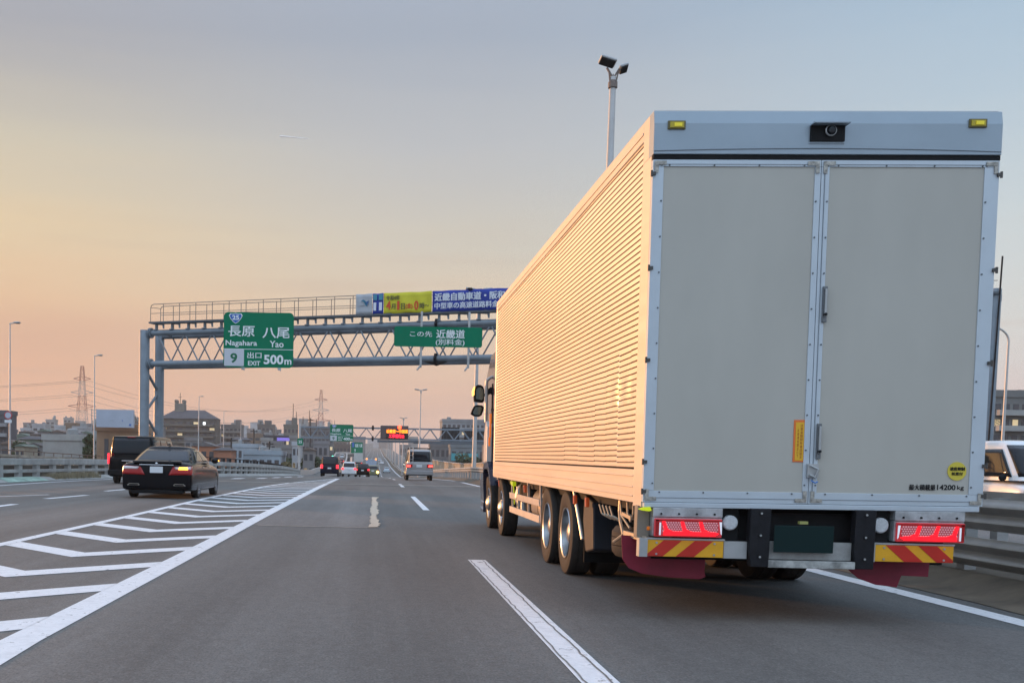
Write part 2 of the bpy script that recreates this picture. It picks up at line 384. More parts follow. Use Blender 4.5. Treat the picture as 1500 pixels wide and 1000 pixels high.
# lane dashes on our right: nearest one carries tar cracks
mb=MB()
for a,b in ((1,12.5),(24.9,34.2),(46.3,53),(66,73),(87,94),(108,116),(128,136),(150,158)): strip([(1.225,a),(1.225,b)],.15 if a>15 else .21,mb)
for k in range(60): strip([(1.225,172+k*20),(1.225,180+k*20)],.17,mb); strip([(-2.3,172+k*20),(-2.3,180+k*20)],.17,mb); strip([(-5.9,232+k*20),(-5.9,240+k*20)],.17,mb)
struct('lane_line',mb,WHITE)
mb=MB()
for s,xx in ((-1,1.145),(1,1.285)):
    pts=[(xx+random.uniform(-.008,.008),2+i*.13) for i in range(81)]; strip([(x,y) for x,y in pts if y<12.48],.011,mb,dz=.008,step=1)
for y in [5.1,6.55,7.9,9.6,11.4]: strip([(1.14+random.uniform(0,.04),y),(1.19,y+.03),(1.23,y-.02),(1.285-random.uniform(0,.05),y+random.uniform(-.03,.03))],.007,mb,dz=.008,step=1)
for y0 in (20,6): pass
struct('tar_cracks',mb,JDARK,kind='structure')
# hatched nose
hm=MB()
HR=[(-2.1,4.2),(-2.18,6.4),(-2.2,12),(-2.25,20),(-2.3,40),(-2.35,66)]
HL=[(-5.1,2),(-4.85,9),(-4.72,13),(-4.68,20),(-4.72,29),(-4.5,42),(-4.1,50),(-3.3,57.5),(-2.45,66)]
def lx(P,y):
    for (x0,y0),(x1,y1) in zip(P,P[1:]):
        if y<=y1: return x0+(x1-x0)*(y-y0)/(y1-y0)
    return P[-1][0]
strip(HR,.245,hm,step=2)
strip(HL,.17,hm,step=2)
y=3.5
while y<66:
    xl,xr=lx(HL,y+1.2),lx(HR,y+1.2); 
    if xr-xl<.35: break
    xe=xl+(xr-xl)*.52; t=.56; a=(xe-xl); b=(xr-xe)
    if y<62:
        hm.add([(xl,y+a,.008),(xe,y,.008),(xe,y+t,.008),(xl,y+a+t,.008)],[(0,1,2,3)]) if False else None
        for (p,q,r_,s_) in (((xl+.08,y+a*1.0),(xe,y),(xe,y+t),(xl+.08,y+a+t)),((xe,y),(xr-.12,y+b*.95),(xr-.12,y+b*.95+t),(xe,y+t))):
            hm.add([(p[0],p[1],zr(p[1])+.004),(q[0],q[1],zr(q[1])+.004),(r_[0],r_[1],zr(r_[1])+.004),(s_[0],s_[1],zr(s_[1])+.004)],[(0,1,2,3)])
    y+=2.05
struct('hatched_marking',hm,WHITE)
# left carriageway marks
mb=MB()
for a,b in (((-8.1,20.5),(-8.15,23.5)),((-8.45,26.7),(-8.2,29.6)),((-8.6,33.2),(-8.4,36.2)),((-8.5,39.5),(-8.4,42.5)),((-8.3,46),(-8.1,49))): strip([a,b],.2,mb)
for x0,x1,yp in ((341,357,700.7),(377,390,700.4),(400,410,699.3),(417,427,698.6),(436,444,698)):
    a=onroad(x0,yp);b=onroad(x1,yp-.1); mb.quad((a.x,a.y-1.2,zr(a.y)+.01),(b.x,b.y-1.2,zr(b.y)+.01),(b.x,b.y+1,zr(b.y)+.01),(a.x,a.y+1,zr(a.y)+.01))
strip([(-10.9,24.5),(-9.9,27.4),(-9.2,29.3)],.12,mb)
strip([(-14.4,20),(-13.2,34),(-13.2,42),(-12.7,50),(-11.2,58),(-9.5,66),(-8.6,80),(-8.3,100),(-9.4,130),(-12.2,190)],.16,mb)
struct('left_lane_marking',mb,WHITE)
# expansion joints, patched square, crumbled filler strip
mb=MB()
def jl(x0,x1,y,w=.05): 
    n=int((x1-x0)/.3); strip([(x0+(x1-x0)*k/n,y+random.uniform(-.012,.012)) for k in range(n+1)],w,mb,dz=.006,step=9)
jl(-2.0,0.02,17.95,.075); jl(-2.1,0.0,33.0,.12); jl2=MB(); strip([(-13+18.6*k/60,50.4+random.uniform(-.02,.02)) for k in range(61)],.7,jl2,dz=.007,step=9); jl(-13.5,6,62.5,.2)
struct('expansion_joints',mb,JOINT); struct('bridge_joint',jl2,mat('bridge_joint',(.34,.32,.28),.8,var=.25,scale=3))
mb=MB(); mb.quad((-2.1,18,.003),(0,18,.003),(0,33,.003),(-2.15,33,.003)); struct('asphalt_patch',mb,ASP2)
mb=MB(); L1=[];R1=[]
for k in range(61):
    y=18.1+k*.245; L1.append((-.085+random.uniform(-.03,.025),y,.011)); R1.append((.06+random.uniform(-.02,.05)+.03*math.sin(k*.35),y,.011))
vs=L1+R1; mb.add(vs,[(k,k+1,61+k+1,61+k) for k in range(60)]); struct('crumbled_filler',mb,mat('filler',(.52,.43,.33),.9,var=.12,scale=5))
mb=MB()
for cx,cy,wx,wy in ((-.9,42,.3,1.0),(-1.4,37,.25,.8)):
    pts=[(cx+wx*math.cos(2*PI*k/14)*random.uniform(.6,1.1),cy+wy*math.sin(2*PI*k/14)*random.uniform(.6,1.1),.0075) for k in range(14)]; mb.add(pts,[tuple(range(14))])
struct('oil_stains',mb,mat('oil_stain',(.082,.079,.073),.7,var=.3,scale=8))
# ------------------------------------------------------------------ left openwork barrier
def polyrail(P,off,z0,z1,w,mb,step=3,y0=None,y1=None):
    out=[]; y=y0 if y0 is not None else P[0][1]; ye=y1 or P[-1][1]
    while y<=ye: out.append((bl(y)+off,y)); y+=step
    for a,b in zip(out,out[1:]):
        mb.bar((a[0],a[1],zr(a[1])+(z0+z1)/2),(b[0],b[1],zr(b[1])+(z0+z1)/2),w,z1-z0)
bar=thing('road_barrier','grey openwork barrier of wide posts and two beams curving along the far left shoulder','barrier',(bl(42),42,0))
mb=MB(); polyrail(BL,0,.66,.93,.28,mb,y0=20,y1=238); part('top_beam',mb,M['conc'],bar,world=True,bevel=.02)
mb=MB(); polyrail(BL,0,.33,.47,.22,mb,y0=20,y1=238); part('middle_beam',mb,M['conc'],bar,world=True,bevel=.015)
mb=MB(); polyrail(BL,0,-.05,.14,.34,mb,y0=20,y1=238); part('base',mb,M['conc'],bar,world=True)
mb=MB(); polyrail(BL,-1.6,-.1,.60,.3,mb,y0=20,y1=238); part('shade_backing',mb,mat('dark_gap_backing',(.075,.065,.052),.9,var=.4,scale=1),bar,world=True)  # added dark backing stands for the shadow and dark road behind the openings
y=21.; npst=0
pm=None; far=MB()
while y<238:
    x=bl(y); z=zr(y)
    if npst<99:
        if pm is None:
            mb=MB(); mb.box(-.1,.1,-.22,.22,.0,.70); pm=part('post',mb,M['conc'],bar); base=pm
            base.location=(x-bl(42),y-42,z); q=base
        else:
            q=base.copy(); COL.objects.link(q); q.parent=bar; q.location=(x-bl(42),y-42,z)
    else: far.box(x-.1,x+.1,y-.22,y+.22,z,z+.7)
    npst+=1; y+=1.9
if far.v: 
    o=part('posts',far,M['conc'],bar,world=True); o['kind']='stuff'
# concrete kerb in front with painted section, and dry grass
mb=MB(); vs=[];fs=[]
for i,y in enumerate([20+k*2 for k in range(60)]):
    x=bl(y)+.2; z=zr(y); vs+=[(x,y,z+.16),(x+.45,y,z+.14),(x+.85,y,z+.005)]
    if i: k=3*i; fs+=[(k-3,k-2,k+1,k),(k-2,k-1,k+2,k+1)]
mb.add(vs,fs); struct('left_kerb',mb,mat('kerb_concrete',(.30,.30,.28),.85,var=.35,scale=.8))
mb=MB(); vs=[];fs=[]
for i,y in enumerate([40.5+k for k in range(5)]):
    x=bl(y)+.22; vs+=[(x,y,.168),(x+.43,y,.149),(x+.84,y,.012)]
    if i: k=3*i; fs+=[(k-3,k-2,k+1,k),(k-2,k-1,k+2,k+1)]
mb.add(vs,fs); struct('green_kerb',mb,mat('pale_green_paint',(.28,.40,.33),.8,var=.4,scale=2))
mb=MB()
for k in range(2600):
    y=random.uniform(45.5,51.5); x=bl(y)+random.uniform(.3,.95); h=random.uniform(.10,.30); z=.1
    a=random.uniform(0,PI); dx,dy=.012*math.cos(a),.012*math.sin(a); lx_,ly_=random.uniform(-.08,.08),random.uniform(-.08,.08)
    mb.add([(x-dx,y-dy,z-.1),(x+dx,y+dy,z-.1),(x+lx_,y+ly_,z+h)],[(0,1,2)])
o=struct('dry_grass',mb,mat('dry_grass',(.30,.25,.16),.9,var=.4,scale=3),kind='stuff')
# dark mesh fence just behind the barrier further on
fe=thing('barrier_fence','low dark fence with close posts rising behind the curved part of the left barrier','fence',(bl(70)-1,70,0))
mb=MB()
polyrail(BL,-1.3,1.22,1.27,.06,mb,y0=66,y1=200)
part('rail',mb,M['dark'],fe,world=True)
y=66; pb=None
for k in range(64):
    x=bl(y)-1.3
    if pb is None:
        mb=MB(); mb.box(-.07,.07,-.1,.1,0,1.24); pb=part('post',mb,M['dark'],fe); q=pb
    else: q=pb.copy(); COL.objects.link(q); q.parent=fe
    q.location=(x-(bl(70)-1),y-70,zr(y)); y+=2.1
# outer parapet at the far side of the left road
pp=thing('road_parapet','brown concrete parapet with thin handrail on the outer side of the left road','parapet',(-30.4,60,0))
mb=MB()
yy=[20+k*6 for k in range(22)]
for a,b in zip(yy,yy[1:]):
    mb.bar((-30.4,a,zr(a)+1.22),(-30.4,b,zr(b)+1.22),.4,.2)
part('coping',mb,M['conc2'],pp,world=True)
mb=MB()
for a,b in zip(yy,yy[1:]): mb.bar((-30.4,a,zr(a)+1.66),(-30.4,b,zr(b)+1.66),.07,.07)
for k in range(44):
    y=20+k*2.9; mb.bar((-30.4,y,zr(y)+1.3),(-30.4,y,zr(y)+1.66),.06,.06)
part('handrail',mb,mat('rusty_rail',(.16,.10,.07),.7,var=.4,scale=3),pp,world=True)
pb=None
for k in range(30):
    y=21+k*4.3
    if pb is None:
        mb=MB(); mb.box(-.14,.14,-1.6,1.6,.0,1.1); pb=part('wall_panel',mb,mat('parapet_panel',(.22,.18,.14),.9,var=.35,scale=.6),pp); q=pb
    else: q=pb.copy(); COL.objects.link(q); q.parent=pp
    q.location=(0,y-60,zr(y))
# ------------------------------------------------------------------ right guardrails (ours, and the opposite one)
def wbeam(x,ya,yb,z0,z1,mb,step=4,face=-1):
    n=17; pr=[(face*(.04+.032*math.sin(PI*4*k/(n-1)-PI/2)),z0+(z1-z0)*k/(n-1)) for k in range(n)]
    y=ya; vs=[];fs=[];i=0
    while y<=yb+.01:
        vs+=[(x+p[0],y,zr(y)+p[1]) for p in pr]+[(x-face*.01,y,zr(y)+z1),(x-face*.01,y,zr(y)+z0)]; m=n+2
        if i: fs+=[((i-1)*m+j,(i-1)*m+(j+1)%m,i*m+(j+1)%m,i*m+j) for j in range(m)]
        i+=1; y+=step if y<200 else step*6
    mb.add(vs,fs)
gr=thing('guardrail','long guardrail with two steel beams along the brown median kerb right of the truck','guardrail',(6.05,10,0))
mb=MB(); wbeam(6.05,-4,1200,.59,.90,mb); part('top_beam',mb,M['rail'],gr,world=True,smooth=50)
mb=MB(); wbeam(6.05,-4,46,.22,.51,mb); part('lower_beam',mb,M['rail'],gr,world=True,smooth=50)
pb=None
for k in range(95):
    y=-3+k*2.0
    if pb is None:
        mb=MB(); mb.box(-.03,.09,-.07,.07,.1,.84); pb=part('post',mb,M['galv'],gr); q=pb
    else: q=pb.copy(); COL.objects.link(q); q.parent=gr
    q.location=(.03,y-10,zr(y))
g2=thing('guardrail','second guardrail facing the opposite carriageway behind the median lamp posts','guardrail',(6.95,10,0))
mb=MB(); wbeam(6.95,-4,1200,.62,.95,mb,face=1); part('top_beam',mb,M['rail'],g2,world=True,smooth=50)
pb=None
for k in range(60):
    y=-2.2+k*2.0
    if pb is None:
        mb=MB(); mb.box(-.09,.03,-.07,.07,.1,.88); pb=part('post',mb,M['galv'],g2); q=pb
    else: q=pb.copy(); COL.objects.link(q); q.parent=g2
    q.location=(-.03,y-10,zr(y))
mb=MB(); strip([(7.7,0),(7.7,900)],.18,mb,dz=.0,step=8); strip([(18,0),(18,900)],.18,mb,dz=.0,step=8)
for k in range(25): strip([(11.2,10+k*20),(11.2,18+k*20)],.15,mb,dz=.0); strip([(14.7,10+k*20),(14.7,18+k*20)],.15,mb,dz=0)
struct('opposite_road_marking',mb,WHITE)
# beige retaining wall at the far edge of the opposite carriageway
nw=thing('retaining_wall','beige concrete wall lining the far side of the opposite carriageway','wall',(18.8,200,zr(200)))
mb=MB()
wy=[183]+[200+k*25 for k in range(18)]
for a,b in zip(wy,wy[1:]):
    mb.bar((18.8,a,zr(a)+1.2),(18.8,b,zr(b)+1.2),.3,3.2)
part('wall_face',mb,mat('beige_wall',(.40,.33,.24),.85,var=.25,scale=.3),nw,world=True)
mb=MB()
for a,b in zip(wy,wy[1:]): mb.bar((18.75,a,zr(a)+2.85),(18.75,b,zr(b)+2.85),.5,.2)
part('coping',mb,M['conc'],nw,world=True)
for y in (212,262):
    mb=MB(); mb.box(18.58,18.64,y-4,y+4,zr(y)+.3,zr(y)+1.7); part('wall_recess',mb,M['conc2'],nw,world=True)
nf=thing('side_fence','low grey concrete side barrier of the opposite carriageway beside the white minivan','barrier',(18.8,60,0))
mb=MB()
for a,b in zip([10+k*8 for k in range(21)],[18+k*8 for k in range(21)]): mb.bar((18.8,a,zr(a)+.35),(18.8,b,zr(b)+.35),.25,.75)
part('wall_face',mb,M['conc'],nf,world=True)
mb=MB()
for a,b in zip([10+k*8 for k in range(21)],[18+k*8 for k in range(21)]): mb.bar((18.8,a,zr(a)+1.0),(18.8,b,zr(b)+1.0),.1,.1)
for k in range(84): mb.bar((18.8,10+k*2,zr(10+k*2)+.7),(18.8,10+k*2,zr(10+k*2)+1.0),.07,.07)
part('handrail',mb,M['galv'],nf,world=True)
# ------------------------------------------------------------------ the box truck (local: rear centre at origin, heading +Y)
TX,TY=3.237,7.916
trk=thing('box_truck','large box truck with ribbed aluminium side, two grey rear doors and lit red tail lamps','truck',(TX,TY,0))
TA,TB,TC=-.00715,.00507,-.00367
_tp0=len(bpy.data.objects)
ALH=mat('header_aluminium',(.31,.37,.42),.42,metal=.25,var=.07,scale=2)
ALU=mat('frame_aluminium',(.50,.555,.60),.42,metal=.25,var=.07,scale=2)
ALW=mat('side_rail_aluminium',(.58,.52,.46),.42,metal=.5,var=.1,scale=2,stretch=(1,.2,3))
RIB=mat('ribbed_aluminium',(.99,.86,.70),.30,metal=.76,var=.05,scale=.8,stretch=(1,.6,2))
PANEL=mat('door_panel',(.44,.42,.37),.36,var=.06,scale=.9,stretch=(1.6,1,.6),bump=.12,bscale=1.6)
X0,X1,ZB,ZT,LEN=-1.245,1.245,.885,3.755,9.7
ph=.046
def side_panel(sg):
    rng=random.Random(4); zs=[];pr=[]
    z=1.15
    while z<3.60:
        for f,o in ((0,0),(.15,.0105),(.5,.0110),(.86,.0103),(.985,0)): zs.append(z+f*ph); pr.append(o)
        z+=ph
    yv=[.27]; edges=[.27,.50,.90,1.35,1.80,2.55,3.3,4.5,5.8,7.1,8.4,9.55]
    for a,b in zip(edges,edges[1:]):
        n=4
        for k in range(n): yv.append(a+(b-a)*(k+.5)/n)
        yv.append(b-.002); yv.append(b+.002)
    offs=[(rng.uniform(-.5,1)) for _ in edges]; tl=[rng.uniform(-1,1) for _ in edges]
    vs=[];fs=[]
    for y in yv:
        c=max([i for i,e in enumerate(edges) if y>=e-1e-6] or [0]); lim=[2.02,2.12,1.92,2.0,1.75,1.6,0,0,0,0,0,0][c]
        e0=edges[c]; e1=edges[min(c+1,len(edges)-1)]; t=(y-e0)/max(.01,e1-e0)
        for z,o in zip(zs,pr):
            d=0; dzz=0
            if z<lim and lim and sg<0:
                k_=min(1,(lim-z)/.05)*min(1,(z-1.15)/.06)
                dzz=.016*offs[c]*k_+.006*t*tl[c]*k_
            if sg<0 and .35<y<1.4 and 1.66<z<1.90: 
                q_=math.sin(PI*(y-.35)/1.05)*math.sin(PI*(z-1.66)/.24); d+=.011*q_*math.sin(y*17+z*9)
            if min(abs(y-e) for e in edges[1:-1])<.0025 and z>=lim: d-=.0
            d+=.0016*math.sin(y*1.9+z*1.3)*math.sin(z*2.3)
            vs.append((sg*(1.222+o+d),y,z+dzz))
    m=len(zs)
    for i in range(len(yv)-1):
        for j in range(m-1): fs.append((i*m+j,i*m+j+1,(i+1)*m+j+1,(i+1)*m+j))
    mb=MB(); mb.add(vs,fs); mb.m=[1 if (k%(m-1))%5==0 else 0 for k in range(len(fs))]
    return part('ribbed_side',mb,[RIB,mat('rib_underside_shade',(.15,.08,.04),.5,metal=.2,var=.3,scale=6)],trk,smooth=14)  # rib undersides coloured dark for their shade and the road they mirror
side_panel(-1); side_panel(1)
mb=MB(); mb.box(-1.19,1.19,.06,LEN-.05,ZB+.05,ZT-.04); part('box_core',mb,M['dark'],trk)
for sg in (-1,1):
    a,b=(X0,X0+.06) if sg<0 else (X1-.06,X1)
    mb=MB(); mb.box(a,b,.262,LEN-.12,ZB,1.14); 
    x=sg*1.245; 
    for z in (.93,1.0,1.085): mb.box(min(x,x+sg*.006),max(x,x+sg*.006),.27,LEN-.13,z,z+.012)
    part('lower_side_rail',mb,ALW,trk,bevel=.004)
    mb=MB(); mb.box(a,b,.262,LEN-.12,3.61,ZT-.005); mb.box(min(x,x+sg*.006),max(x,x+sg*.006),.27,LEN-.13,3.66,3.68); part('upper_side_rail',mb,ALW,trk,bevel=.006)
    mb=MB(); mb.box(min(x,sg*1.17),max(x,sg*1.17),0.022,.26,.86,3.44); mb.box(min(x,sg*1.17),max(x,sg*1.17),.101,.26,3.44,ZT-.003); part('rear_corner_post',mb,ALW,trk,bevel=.003)
    mb=MB(); mb.box(min(x,sg*1.17),max(x,sg*1.17),LEN-.12,LEN,ZB,ZT-.003); part('front_corner_post',mb,ALW,trk,bevel=.02)
mb=MB(); mb.box(X0+.01,X1-.01,.02,LEN,ZT-.02,ZT+.01); part('roof_panel',mb,M['galv'],trk)
mb=MB(); mb.box(X0+.01,X1-.01,LEN-.02,LEN+.01,ZB,ZT-.025); part('front_bulkhead',mb,M['white'],trk)
# header above the doors
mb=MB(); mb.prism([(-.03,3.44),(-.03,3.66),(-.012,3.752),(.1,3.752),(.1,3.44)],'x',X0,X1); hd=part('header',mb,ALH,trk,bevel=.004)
mb=MB()
vs=[]
for k in range(13):
    x=-1.24+k*2.48/12; z=3.462+.02*(1-(x/1.24)**2); vs.append(V(x,-.032,z))
mb.path(vs,.0035,5); part('header_trim',mb,mat('trim_grey',(.18,.21,.24),.5),hd)
for x,zc in ((-1.084,3.645),(1.064,3.662)):
    mb=MB(); mb.box(x-.064,x+.064,-.042,-.028,zc-.031,zc+.031); ml=part('marker_lamp',mb,mat('lamp_bezel',(.12,.10,.03),.4),hd,bevel=.004)
    mb=MB(); mb.box(x-.05,x+.05,-.048,-.040,zc-.02,zc+.02); mb.box(x-.02,x+.035,-.054,-.047,zc-.012,zc+.012,1); part('lens',mb,[mat('yellow_lens',(.30,.25,.01),.3,emit=(.9,.7,.02),es=.08),mat('yellow_core',(.6,.5,.02),.3,emit=(1,.85,.05),es=.2)],ml)
mb=MB(); mb.box(-.125,.118,-.05,-.029,3.53,3.647); cmr=part('camera_housing',mb,M['black'],trk)
mb=MB(); mb.box(-.127,.13,-.115,-.03,3.640,3.650); mb.box(-.13,.122,-.036,-.029,3.515,3.529); part('hood_plate',mb,ALH,cmr)
mb=MB(); mb.lathe([(.0,-.09),(.022,-.088),(.032,-.07),(.034,-.05)],(.01,0,3.60),'y',20); mb.lathe([(.034,-.075),(.04,-.072),(.04,-.06)],(.01,0,3.60),'y',20,1); part('camera_lens',mb,[M['glass'],M['galv']],cmr,smooth=True)
mb=MB(); mb.box(-1.243,1.243,-.02,.06,3.405,3.438); part('header_gap_seal',mb,M['black'],trk)
# doors
def door(x0,x1,name_lab,corner):
    mb=MB(); zt,zb=3.402,.902
    mb.box(x0,x1,-.022,.02,zt-.048,zt); mb.box(x0,x1,-.022,.02,zb,zb+.085)
    mb.box(x0,x0+(.079 if corner<0 else .058),-.022,.02,zb+.086,zt-.049); mb.box(x1-(.043 if corner<0 else .104),x1,-.022,.02,zb+.086,zt-.049)
    mb.box(x0+.03,x1-.03,-.026,-.0225,zb+.032,zb+.036,1); mb.box(x0+.03,x1-.03,-.026,-.0225,zt-.034,zt-.031,1)
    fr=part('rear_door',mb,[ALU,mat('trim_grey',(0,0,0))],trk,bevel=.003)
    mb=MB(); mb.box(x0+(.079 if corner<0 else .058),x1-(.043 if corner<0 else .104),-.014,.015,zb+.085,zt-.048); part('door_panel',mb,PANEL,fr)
    mb=MB()
    xi0,xi1=x0+(.066 if corner<0 else .046),x1-(.03 if corner<0 else .09)
    for i in range(10):
        z=zb+.14+i*.258
        for x in (xi0,xi1): mb.disc((x,-.024,z),.006,'y',.008,8)
    for i in range(4):
        x=x0+.12+i*(x1-x0-.24)/3
        for z in (zb+.075,zt-.04): mb.disc((x,-.024,z),.006,'y',.008,8)
    part('rivets',mb,mat('rivet_dark',(.10,.11,.12),.5,metal=.5),fr)
    mb=MB()
    for (x,dx) in ((x0+.012,1),(x1-.012,-1)):
        for z,dz in ((zt-.01,-1),(zb+.012,1)):
            mb.box(min(x,x+dx*.085),max(x,x+dx*.085),-.03,-.0265,min(z,z+dz*.028),max(z,z+dz*.028)); mb.box(min(x,x+dx*.028),max(x,x+dx*.028),-.03,-.0265,min(z+dz*.029,z+dz*.085),max(z+dz*.029,z+dz*.085))
    parts('corner_bracket',mb,mat('bracket_zinc',(.42,.40,.36),.5,metal=.5,var=.5,scale=30),fr)
    return fr
dl=door(-1.243,-.031,'',-1); dr=door(-.027,1.240,'',1)
tag(dl,'left rear door with orange sticker'); tag(dr,'right rear door with round yellow sticker')
for x in (-1.222,1.222):   # hinges on the outer edges
    for z in (3.3,2.62,1.95,1.2,.98):
        mb=MB(); s=1 if x>0 else -1; mb.box(min(x,x+s*.035),max(x,x+s*.035),-.036,-.023,z-.012,z+.012); mb.tube((x+s*.03,-.03,z-.022),(x+s*.03,-.03,z+.022),.009); part('hinge',mb,mat('hinge_dark',(.09,.085,.08),.5,metal=.6),dl if x<0 else dr)
for zc,x in ((2.365,.03),(1.367,.028)):
    mb=MB(); mb.box(x-.016,x+.016,-.04,-.023,zc-.13,zc+.13); mb.box(x-.008,x+.008,-.058,-.041,zc-.09,zc+.11,1); mb.disc((x,-.05,zc-.075),.012,'y',.03,10,2); part('door_handle',mb,[mat('handle_recess',(.16,.17,.18),.5,metal=.5),M['galv'],M['dark']],dr,bevel=.003)
mb=MB(); mb.box(-.05,.03,-.045,-.023,1.10,1.20); mb.path([V(-.04,-.06,1.19),V(.02,-.07,1.16),V(.0,-.06,1.10),V(-.04,-.06,1.12)],.007); mb.path([V(-.03,-.06,1.08),V(0,-.065,1.06),V(.02,-.06,1.07)],.005,6,1); part('door_latch',mb,[M['galv'],mat('blue_plastic',(.05,.18,.5),.5)],dr)
# vertical channel near the meeting edge
mb=MB(); mb.box(-.005,.0,-.026,-.0225,1.0,3.35); part('edge_channel',mb,mat('trim_grey',(0,0,0)),dr)
# stickers and writing
xs=-.107; mb=MB(); mb.box(xs-.044,xs+.044,-.0185,-.0145,1.213,1.523); st=part('caution_sticker',mb,mat('orange_sticker',(.75,.17,.03),.5),dl)
mb=MB(); mb.box(xs-.03,xs+.03,-.0205,-.019,1.225,1.505); part('yellow_field',mb,mat('sticker_yellow',(.75,.42,.02),.5),st)
def vtext(s,x,zt,zb,hw,mb):
    n=len(s); st_=(zt-zb)/n
    for i,ch in enumerate(s): text_mb(ch,(x,-.022,zt-(i+.5)*st_),(1,0,0),(0,0,1),st_*.82,hw,mb=mb)
    return mb
mb=vtext('注意扉開閉時確認固定',xs+.012,1.495,1.235,.018,MB()); vtext('必扉確実閉走行下',xs-.012,1.46,1.24,.013,mb); part('sticker_writing',mb,mat('sticker_red',(.35,.05,.01),.5),st)
mb=MB(); mb.disc((1.045,-.018,1.16),.068,'y',.005,32); rs=part('round_sticker',mb,mat('yellow_round',(.62,.50,.05),.5),dr)
mb=text_mb('速度抑制',(1.045,-.022,1.178),(1,0,0),(0,0,1),.026,.105,bold=.02); text_mb('装置付',(1.045,-.022,1.142),(1,0,0),(0,0,1),.022,.08,bold=.02,mb=mb); part('sticker_writing',mb,M['dark'],rs)
mb=text_mb('最大積載量',(.80,-.0165,1.038),(1,0,0),(0,0,1),.042,.19,bold=.018); text_mb('14200',(.975,-.0165,1.04),(1,0,0),(0,0,1),.040,.135,bold=.03,mb=mb); text_mb('kg',(1.078,-.0165,1.036),(1,0,0),(0,0,1),.040,.05,bold=.015,mb=mb); part('load_writing',mb,M['dark'],dr)
# sill
mb=MB(); mb.box(X0+.01,X1-.03,-.03,.08,.862,.899); part('rear_sill',mb,ALU,trk,bevel=.004)
# chassis
mb=MB()
for s in (-1,1): mb.box(s*.43-.04,s*.43+.04,.15,LEN+1.6,.60,.84)
for y in (.15,1.3,3.0,5.2,7.4,9.0): mb.box(-.39,.39,y,y+.1,.62,.82)
mb.box(-1.1,1.1,.3,LEN-.2,.80,.87)
mb.box(-.82,.82,1.7,9.3,.5,.79)  # added solid block, stops light showing through under the truck
part('chassis_frame',mb,M['dark'],trk)
mb=MB()
for y in (3.28,4.5,9.0,10.85): mb.tube((-.85,y,.45),(.85,y,.45),.07); mb.sphere((0,y,.45),.2,1,.9,.9)
part('axles',mb,M['dark'],trk)
mb=MB(); mb.box(-1.1,1.1,.22,.24,.45,.86); part('rear_backplate',mb,M['black'],trk)
